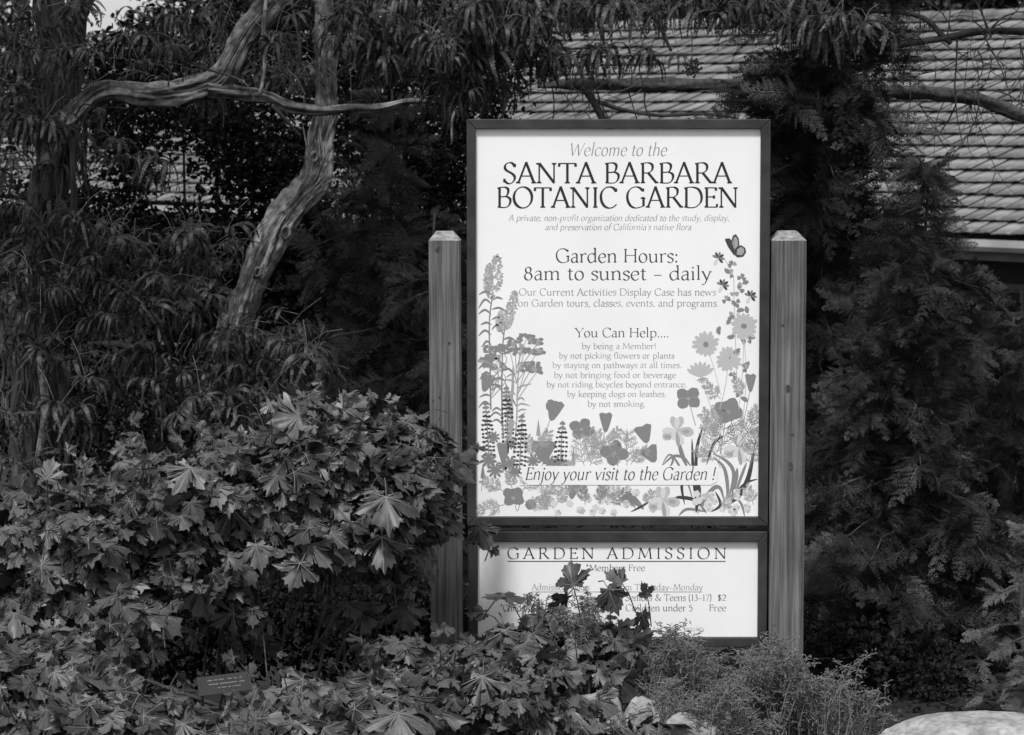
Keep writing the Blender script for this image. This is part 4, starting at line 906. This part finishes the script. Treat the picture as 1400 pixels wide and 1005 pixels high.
# ------------------------------------------------------------------ conifers
SP = [spray(i) for i in range(6)]
def conifer(label, px, Y, topz, botz, Rf, nb, m, trunk_r, sc=(.13, .24), seed=1, lean=0, group=None, front=True, name='conifer_tree', bm=None):
    rs = random.Random(seed); x = P(px, 500, Y).x; root = thing(name, label, 'tree', (x, Y, gz(x, Y)), 0, group); its = []
    top = Vector((x+lean, Y, topz)); base = Vector((x, Y, gz(x, Y)-.1)); path = [base.lerp(top, t)+Vector((.02*math.sin(t*6+seed), 0, 0)) for t in [i/16 for i in range(17)]]
    mb = MB(); mb.tube(path, lerp_list([trunk_r, trunk_r*.75, .004], 17), 12, rough=.12, freq=20); o = mb.build('trunk', bm or M['dark_bark'], root, True); mesh_local(o, root)
    for i in range(nb):
        f = (i+rs.random())/nb; z = botz+(topz-botz)*f; tpos = base.lerp(top, (z-base.z)/(topz-base.z)); L = Rf(f)*rs.uniform(.75, 1.15); a = rs.uniform(0, 6.28)
        d = Vector((math.cos(a), math.sin(a), 0)); n = max(3, int(L/.05)); pts = []
        for k in range(n+1):
            t = k/n; pts.append(tpos+d*L*t+Vector((0, 0, L*(.18*t-.35*t*t)))+rvec(.004))
        mb = MB(); mb.tube(pts, lerp_list([.006, .0015], n+1), 5, cap=False); o = mb.build('branch', bm or M['dark_bark'], root); mesh_local(o, root)
        for k in range(1, n+1):
            for s_ in (-1, 1, 0):
                if s_ == 0 and k < n and rs.random() < .5: continue
                ang = s_*R(rs.uniform(35, 65)); dd = Vector((d.x*math.cos(ang)-d.y*math.sin(ang), d.x*math.sin(ang)+d.y*math.cos(ang), rs.uniform(-.5, .6)))
                nn = Vector((0, 0, 1))+Vector((rs.gauss(0, .8), rs.gauss(0, .8)-.3, rs.gauss(0, .3)))
                its.append((rs.randrange(6), basis(nn, dd), rs.uniform(*sc)*(.55+.45*min(1, L/.3)), pts[k]))
        if L > .12: its.append((rs.randrange(6), basis(Vector((rs.gauss(0, .6), -.7, .6)), (rs.uniform(-1, 1), -.6, rs.uniform(-.6, .8))), rs.uniform(*sc), tpos+Vector((rs.uniform(-.03, .03), -.03, 0))))
    o = soup('foliage', SP, its, m, root); mesh_local(o, root); return root
conifer('tall slim conifer directly behind the right post, its trunk showing against the roof', 1118, 1.9, 2.7, .85, lambda f: .36-.18*f+.04*math.sin(f*20), 150, M['conifer'], .022, (.12, .2), 3, bm=M['bark'])
conifer('dense young conifer right of the right post, its narrow tip overlapping the gutter', 1245, 1.0, 1.50, -.1, lambda f: min(.40, .03+.80*(1-f)**1.05)*(.8+.2*math.sin(f*9)), 150, M['conifer'], .010, (.08, .17), 8, lean=.03)
conifer('low young conifer squeezed between the right post and the dense young conifer', 1165, 1.7, 1.02, -.1, lambda f: min(.32, .05+.7*(1-f)), 80, M['conifer'], .010, (.08, .16), 17)
conifer('bushy conifer cut off by the right edge of the picture', 1392, 1.3, 1.02, -.1, lambda f: min(.38, .04+.7*(1-f)**1.2), 95, M['conifer'], .018, (.08, .17), 12)
conifer('dim conifer in shade between the pale twisted trunk and the left post', 530, 2.9, 1.72, -.1, lambda f: min(.32, .07+.6*(1-f)), 66, M['conifer_shade'], .02, (.13, .22), 21)
conifer('small dark conifer in shade behind the left post top', 600, 2.4, 1.30, -.1, lambda f: min(.22, .06+.5*(1-f)), 40, M['conifer_shade'], .014, (.1, .17), 31)
conifer('shaded conifer farther back, between the two right-hand conifers', 1330, 3.4, .95, -.3, lambda f: min(.5, .1+.8*(1-f)), 60, M['conifer_shade'], .02, (.14, .24), 41)
conifer('pale juniper with bright scaly tips behind the boulder at the right edge', 1412, .2, .52, -.1, lambda f: min(.13, .03+.24*(1-f)), 40, M['juniper'], .012, (.06, .1), 51, name='juniper_shrub')

# ------------------------------------------------------------------ mossy limb and tangle of bare twigs across the roof
oak = thing('oak_tree', 'mossy horizontal limb with tangled bare twigs, crossing in front of the roof', 'tree', (3.2, 3.6, gz(3.2, 3.6)))
YO = 3.0
limb('branch', [(735, 118), (800, 114), (870, 116), (940, 117), (1010, 115), (1080, 118), (1160, 127), (1230, 124), (1290, 130), (1340, 137), (1390, 155), (1460, 185)], YO, [3, 8, 8, 7, 7, 7, 8, 9, 9, 8, 8, 10], M['moss'], oak, 14, 8, .4, .2, 16)
limb('branch', [(1170, 66), (1230, 62), (1300, 50), (1350, 42), (1420, 45)], YO+.3, [4, 5, 5, 5, 6], M['dark_bark'], oak, 10, 6, .3)
limb('branch', [(1145, 15), (1250, 20), (1290, 50), (1300, 60)], YO+.3, [3, 4, 5, 4], M['dark_bark'], oak, 8, 6, .3)
limb('branch', [(800, 120), (812, 140), (826, 165), (850, 200)], YO, [6, 5, 6, 6], M['dark_bark'], oak, 8, 6, .2)
limb('branch', [(815, 138), (850, 150), (900, 158), (960, 156), (1010, 162)], YO, [3, 3, 2.5, 2, 1], M['dark_bark'], oak, 8, 6, .2)
limb('branch', [(720, 66), (780, 68), (760, 90), (755, 118)], YO, [2, 3, 3, 3], M['dark_bark'], oak, 8, 6, .2)
limb('branch', [(895, -10), (905, 40), (918, 70)], YO-.4, [3, 3, 2], M['dark_bark'], oak, 8, 6, .2)
limb('trunk', [(1460, 185), (1560, 220), (1620, 360), (1650, 700), (1650, 900)], YO, [10, 22, 34, 42, 48], M['dark_bark'], oak, 18, 8, .3)
mb = MB()
def twig(x, y, ang, L, Y, r0, curl):
    p = P(x, y, Y); pts = [p]; a = ang
    for i in range(7):
        a += curl/7+random.uniform(-.12, .12); p = p+Vector((math.cos(a), random.uniform(-.12, .12), math.sin(a)))*L/7; pts.append(p)
    mb.tube(pts, lerp_list([r0, r0*.35], 8), 4, cap=False); return pts
for i in range(64):
    x = random.choice((random.uniform(740, 900), random.uniform(1150, 1400), random.uniform(1180, 1400))); y = 120+random.uniform(-4, 6)
    if x > 1150 and random.random() < .5: y = random.uniform(40, 75)
    a = random.choice((random.uniform(-2.2, -.9), random.uniform(.9, 2.2), random.uniform(-3, 0)))
    pts = twig(x, y, a, random.uniform(.15, .42), YO+random.uniform(-.1, .1), random.uniform(.0018, .004), random.uniform(-2.0, 2.0))
    for k in range(2):
        q = random.choice(pts[2:6]); xx, yy = to_pix(q); twig(xx, yy, a+random.uniform(-1.3, 1.3), random.uniform(.05, .16), YO, .0018, random.uniform(-1.5, 1.5))
o = mb.build('twigs', M['twig'], oak); mesh_local(o, oak); o['kind'] = 'stuff'

# ------------------------------------------------------------------ dark broad-leaved shrubs and the wood behind
SLF = [simple_leaf(i) for i in range(5)]
def leaf_tree(name, label, cat, px, Y, crown, m, size, trunk=None, group=None, nz=1.0):
    x = P(px, 500, Y).x; root = thing(name, label, cat, (x, Y, gz(x, Y)), 0, group); its = []
    tp = MB(); 
    for (cx, cy, rx, ry, yy, dy, n) in crown:
        c = P(cx, cy, yy); k = ppm(yy)
        nc = max(3, n//14)
        for _ in range(nc):
            v = rvec().normalized()*random.random()**.35; cc = c+Vector((v.x*rx/k, v.y*dy, v.z*ry/k))
            for _ in range(14):
                w_ = rvec(size*1.5); its.append((random.randrange(5), basis(rvec()+Vector((0, -.3, .8)), rvec()), size*random.uniform(.6, 1.3), cc+w_))
        b0 = Vector((x, Y, gz(x, Y))); tp.tube(smooth_path([b0, b0.lerp(c, .5)+rvec(.05)*k/200, c], 5), lerp_list([trunk or .014, .004], 11), 7, cap=False)
    o = soup('foliage', SLF, its, m, root); mesh_local(o, root); o = tp.build('trunk', M['dark_bark'], root, True); mesh_local(o, root); return root
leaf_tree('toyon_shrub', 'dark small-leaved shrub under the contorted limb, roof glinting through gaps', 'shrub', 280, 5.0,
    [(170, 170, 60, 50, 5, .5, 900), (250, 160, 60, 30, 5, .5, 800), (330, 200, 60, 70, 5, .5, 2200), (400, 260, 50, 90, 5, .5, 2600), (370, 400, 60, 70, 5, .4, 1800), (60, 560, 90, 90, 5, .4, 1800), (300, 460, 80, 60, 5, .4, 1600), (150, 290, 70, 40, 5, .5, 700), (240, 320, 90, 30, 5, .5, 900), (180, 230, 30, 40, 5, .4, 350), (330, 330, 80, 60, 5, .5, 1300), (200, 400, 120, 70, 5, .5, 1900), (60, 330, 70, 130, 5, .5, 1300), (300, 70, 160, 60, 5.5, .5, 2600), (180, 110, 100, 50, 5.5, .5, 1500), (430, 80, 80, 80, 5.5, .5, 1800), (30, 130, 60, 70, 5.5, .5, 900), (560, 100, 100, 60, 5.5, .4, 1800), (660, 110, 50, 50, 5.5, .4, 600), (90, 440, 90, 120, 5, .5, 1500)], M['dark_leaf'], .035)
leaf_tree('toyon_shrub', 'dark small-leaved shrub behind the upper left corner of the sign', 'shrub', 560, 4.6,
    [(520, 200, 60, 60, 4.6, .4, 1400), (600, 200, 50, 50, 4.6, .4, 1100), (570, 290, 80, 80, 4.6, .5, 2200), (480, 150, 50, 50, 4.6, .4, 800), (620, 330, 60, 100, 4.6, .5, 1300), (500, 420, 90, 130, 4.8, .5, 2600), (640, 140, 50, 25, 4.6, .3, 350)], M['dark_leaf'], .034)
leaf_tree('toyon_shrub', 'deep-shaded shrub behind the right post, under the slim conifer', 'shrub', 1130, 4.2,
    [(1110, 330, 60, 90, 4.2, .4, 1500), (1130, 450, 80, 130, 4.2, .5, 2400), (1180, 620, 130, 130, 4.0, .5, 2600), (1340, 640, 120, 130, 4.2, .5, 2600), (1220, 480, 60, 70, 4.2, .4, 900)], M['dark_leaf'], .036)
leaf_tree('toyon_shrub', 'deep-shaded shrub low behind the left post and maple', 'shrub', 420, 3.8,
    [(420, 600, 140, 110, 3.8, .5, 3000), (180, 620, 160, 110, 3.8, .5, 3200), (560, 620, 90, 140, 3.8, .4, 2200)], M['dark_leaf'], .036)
_later()
# trees beyond the roof
def far_tree(name, label, px, Y, crown, size, tr=.25): return leaf_tree(name, label, 'tree', px, Y, crown, M['wood_mass'], size, tr, 'trees beyond the roof')
far_tree('broadleaf_tree', 'dark tree beyond the roof ridge, above the sign', 850, 40, [(820, -10, 170, 45, 40, 1.5, 3600), (700, 0, 90, 55, 40, 1.5, 1500), (780, -120, 220, 90, 41, 2, 2500)], .16)
far_tree('broadleaf_tree', 'dark tree beyond the roof ridge, behind the slim conifer', 1080, 42, [(1050, -5, 130, 40, 42, 1.5, 3000), (960, -20, 90, 50, 42, 1.5, 1600), (1060, -130, 200, 90, 42, 2, 2500)], .16)
far_tree('broadleaf_tree', 'grey leafy tree beyond the roof ridge at the upper right corner', 1300, 38, [(1290, -10, 130, 45, 38, 1.5, 3000), (1400, -15, 90, 45, 38, 1.5, 1800), (1330, -120, 200, 80, 38, 2, 2500)], .16)
far_tree('broadleaf_tree', 'dark tree beyond the roof at upper left, bright sky in its gaps', 330, 44, [(330, 30, 130, 60, 44, 2, 2600), (480, 20, 120, 80, 44, 2, 3200), (600, 10, 100, 80, 44, 2, 2400), (420, -120, 200, 90, 44, 2, 2200)], .17)
far_tree('broadleaf_tree', 'dark tree at the far left edge beyond the shaggy trunk', -20, 46, [(-20, 60, 75, 130, 46, 2, 2200), (60, 120, 100, 60, 46, 2, 1700), (210, 90, 60, 50, 46, 2, 800), (-60, -100, 150, 80, 46, 2, 1200)], .17)

# ------------------------------------------------------------------ grey-green shrublet at the foot of the right post
def wispy(label, px, py, rx, Y, n, hgt, m, seed, loc):
    rs = random.Random(seed); root = thing('sagebrush', label, 'shrub', loc); mb = MB(); V = []; its = []
    for i in range(n):
        x = px+rs.gauss(0, .55)*rx; lumpy = 16*math.sin(x*.06+seed)+9*math.sin(x*.17); yy = Y+rs.uniform(-.25, .2); k = 1-min(1, abs(x-px)/rx)**2*.45
        top = P(x, py+lumpy+rs.uniform(-8, 60)+(1-k)*60, yy); b = Vector((top.x*.8+loc[0]*.2+rs.uniform(-.04, .04), yy+rs.uniform(-.03, .05), top.z-hgt*rs.uniform(.6, 1.1)))
        mid = (top+b)/2+Vector((rs.uniform(-.02, .02), rs.uniform(-.02, .02), 0)); tip = top+Vector((rs.uniform(-.045, .045), rs.uniform(-.03, .01), rs.uniform(-.01, .035)))
        path = smooth_path([b, mid, top, tip], 4); mb.tube(path, lerp_list([.0018, .0009], len(path)), 3, cap=False)
        for p in path[3:]:
            for _ in range(3):
                a = rs.uniform(0, 6.28); d = Vector((math.cos(a), math.sin(a), rs.uniform(.1, 1.6)))
                its.append((rs.randrange(5), basis(Vector((rs.gauss(0, .5), -.4, .8)), d), rs.uniform(.009, .02), p+rvec(.003)))
    o = soup('foliage', [(T[0]*np.array([.45, 1, 1]),)+T[1:] for T in SLF], its, m, root); mesh_local(o, root)
    o = mb.build('stems', M['pale_twig'], root); mesh_local(o, root); o['kind'] = 'stuff'
wispy('wispy grey-green shrublet around the foot of the right post', 1045, 905, 110, -.35, 520, .22, M['sage'], 4, (.68, -.35, 0))
wispy('fine-leaved pale shrublet in front of the lower right of the admission panel', 915, 884, 48, -.22, 150, .2, M['sage'], 5, (.38, -.2, 0))
wispy('fine-leaved pale shrublet behind the maple leaves of the admission panel', 770, 830, 75, -.16, 170, .2, M['sage'], 6, (.13, -.16, 0))
wispy('wispy shrublet beside the maple, lowest in the middle of the picture', 960, 950, 80, -.7, 260, .2, M['sage'], 7, (.45, -.7, 0))

# ------------------------------------------------------------------ rocks
def rock(label, px, ptop, Y, wpx, hz, seed, dpt=.6):
    k = ppm(Y); c = P(px, ptop, Y); rx = wpx/2/k; me = bpy.data.meshes.new('boulder'); import bmesh
    bm = bmesh.new(); bmesh.ops.create_icosphere(bm, subdivisions=5, radius=1)
    for v in bm.verts:
        d = v.co.copy(); f = 1+.16*noise.noise(d*1.3+Vector((seed, 0, 0)))+.05*noise.noise(d*4+Vector((seed, 3, 0)))+.015*noise.noise(d*14)
        v.co = Vector((d.x*rx*f, d.y*rx*dpt*f, d.z*hz*f))
    for f in bm.faces: f.smooth = True
    bm.to_mesh(me); bm.free(); me.materials.append(M['rock']); zt = max(v.co.z for v in me.vertices)
    o = link('boulder', me, None, (c.x, c.y, c.z-zt)); o['label'] = label; o['category'] = 'boulder'; o['group'] = 'pale boulders along the front edge'; return o
rock('large smooth pale boulder at the bottom right corner', 1350, 976, -.75, 360, .10, 2)
rock('pale rounded stone among maple leaves below the admission panel', 812, 943, -.66, 104, .12, 5)
rock('flat pale stone half hidden by maple leaves, right of the rounded one', 885, 952, -.74, 90, .12, 9)
rock('broad pale stone in front of the wispy shrublets at the bottom edge', 940, 974, -.92, 120, .12, 13)

# ------------------------------------------------------------------ small plant label on a stake
pl = thing('plant_label', 'small dark tilted plant label with three engraved lines, among maple leaves', 'sign', tuple(P(312, 990, -1.25)))
c = P(307, 935, -1.25); k = ppm(-1.25); hw, hh = 37/k, 13.5/k; rot = R(7)
Mx = Matrix.Translation(c) @ Matrix.Rotation(R(-25), 4, 'X') @ Matrix.Rotation(-rot*-1, 4, 'Y').inverted()
mb = MB(); mb.box((-hw, -.0015, -hh), (hw, .0015, hh)); o = mb.build('plate', M['label'], pl); o.data.transform(Mx); mesh_local(o, pl); plate = o
mb = MB(); rl = random.Random(3)
for row, (l_, r2) in enumerate(((-.62, .62), (-.66, .72), (-.3, .6))):
    x = l_
    while x < r2:
        wd = rl.uniform(.035, .055); zz = (.48-.42*row)*hh; 
        if rl.random() < .84: mb.box((x*hw, -.0022, zz-.0011*rl.uniform(.6, 1)), ((x+wd*.75)*hw, -.0016, zz+.0016*rl.uniform(.6, 1)))
        x += wd
o = mb.build('lettering', M['label_text'], plate); o.data.transform(Mx); mesh_local(o, pl)
mb = MB(); a = c+Vector((.012, .004, -.005)); mb.box((a.x-.009, a.y-.002, a.z-.26), (a.x+.009, a.y+.001, a.z)); o = mb.build('stake', M['metal'], pl); mesh_local(o, pl)

# ------------------------------------------------------------------ leaf litter on the bed
its = []
for _ in range(9000):
    x = random.uniform(-2.2, 2.2); y = random.uniform(-1.6, 4); its.append((random.randrange(5), basis(Vector((0, 0, 1))+rvec(.3), rvec()), random.uniform(.02, .05), Vector((x, y, gz(x, y)+.012))))
o = soup('leaf_litter', SLF, its, M['litter']); o['kind'] = 'stuff'; o['label'] = 'dry fallen leaves on the bare soil'; o['category'] = 'leaf litter'
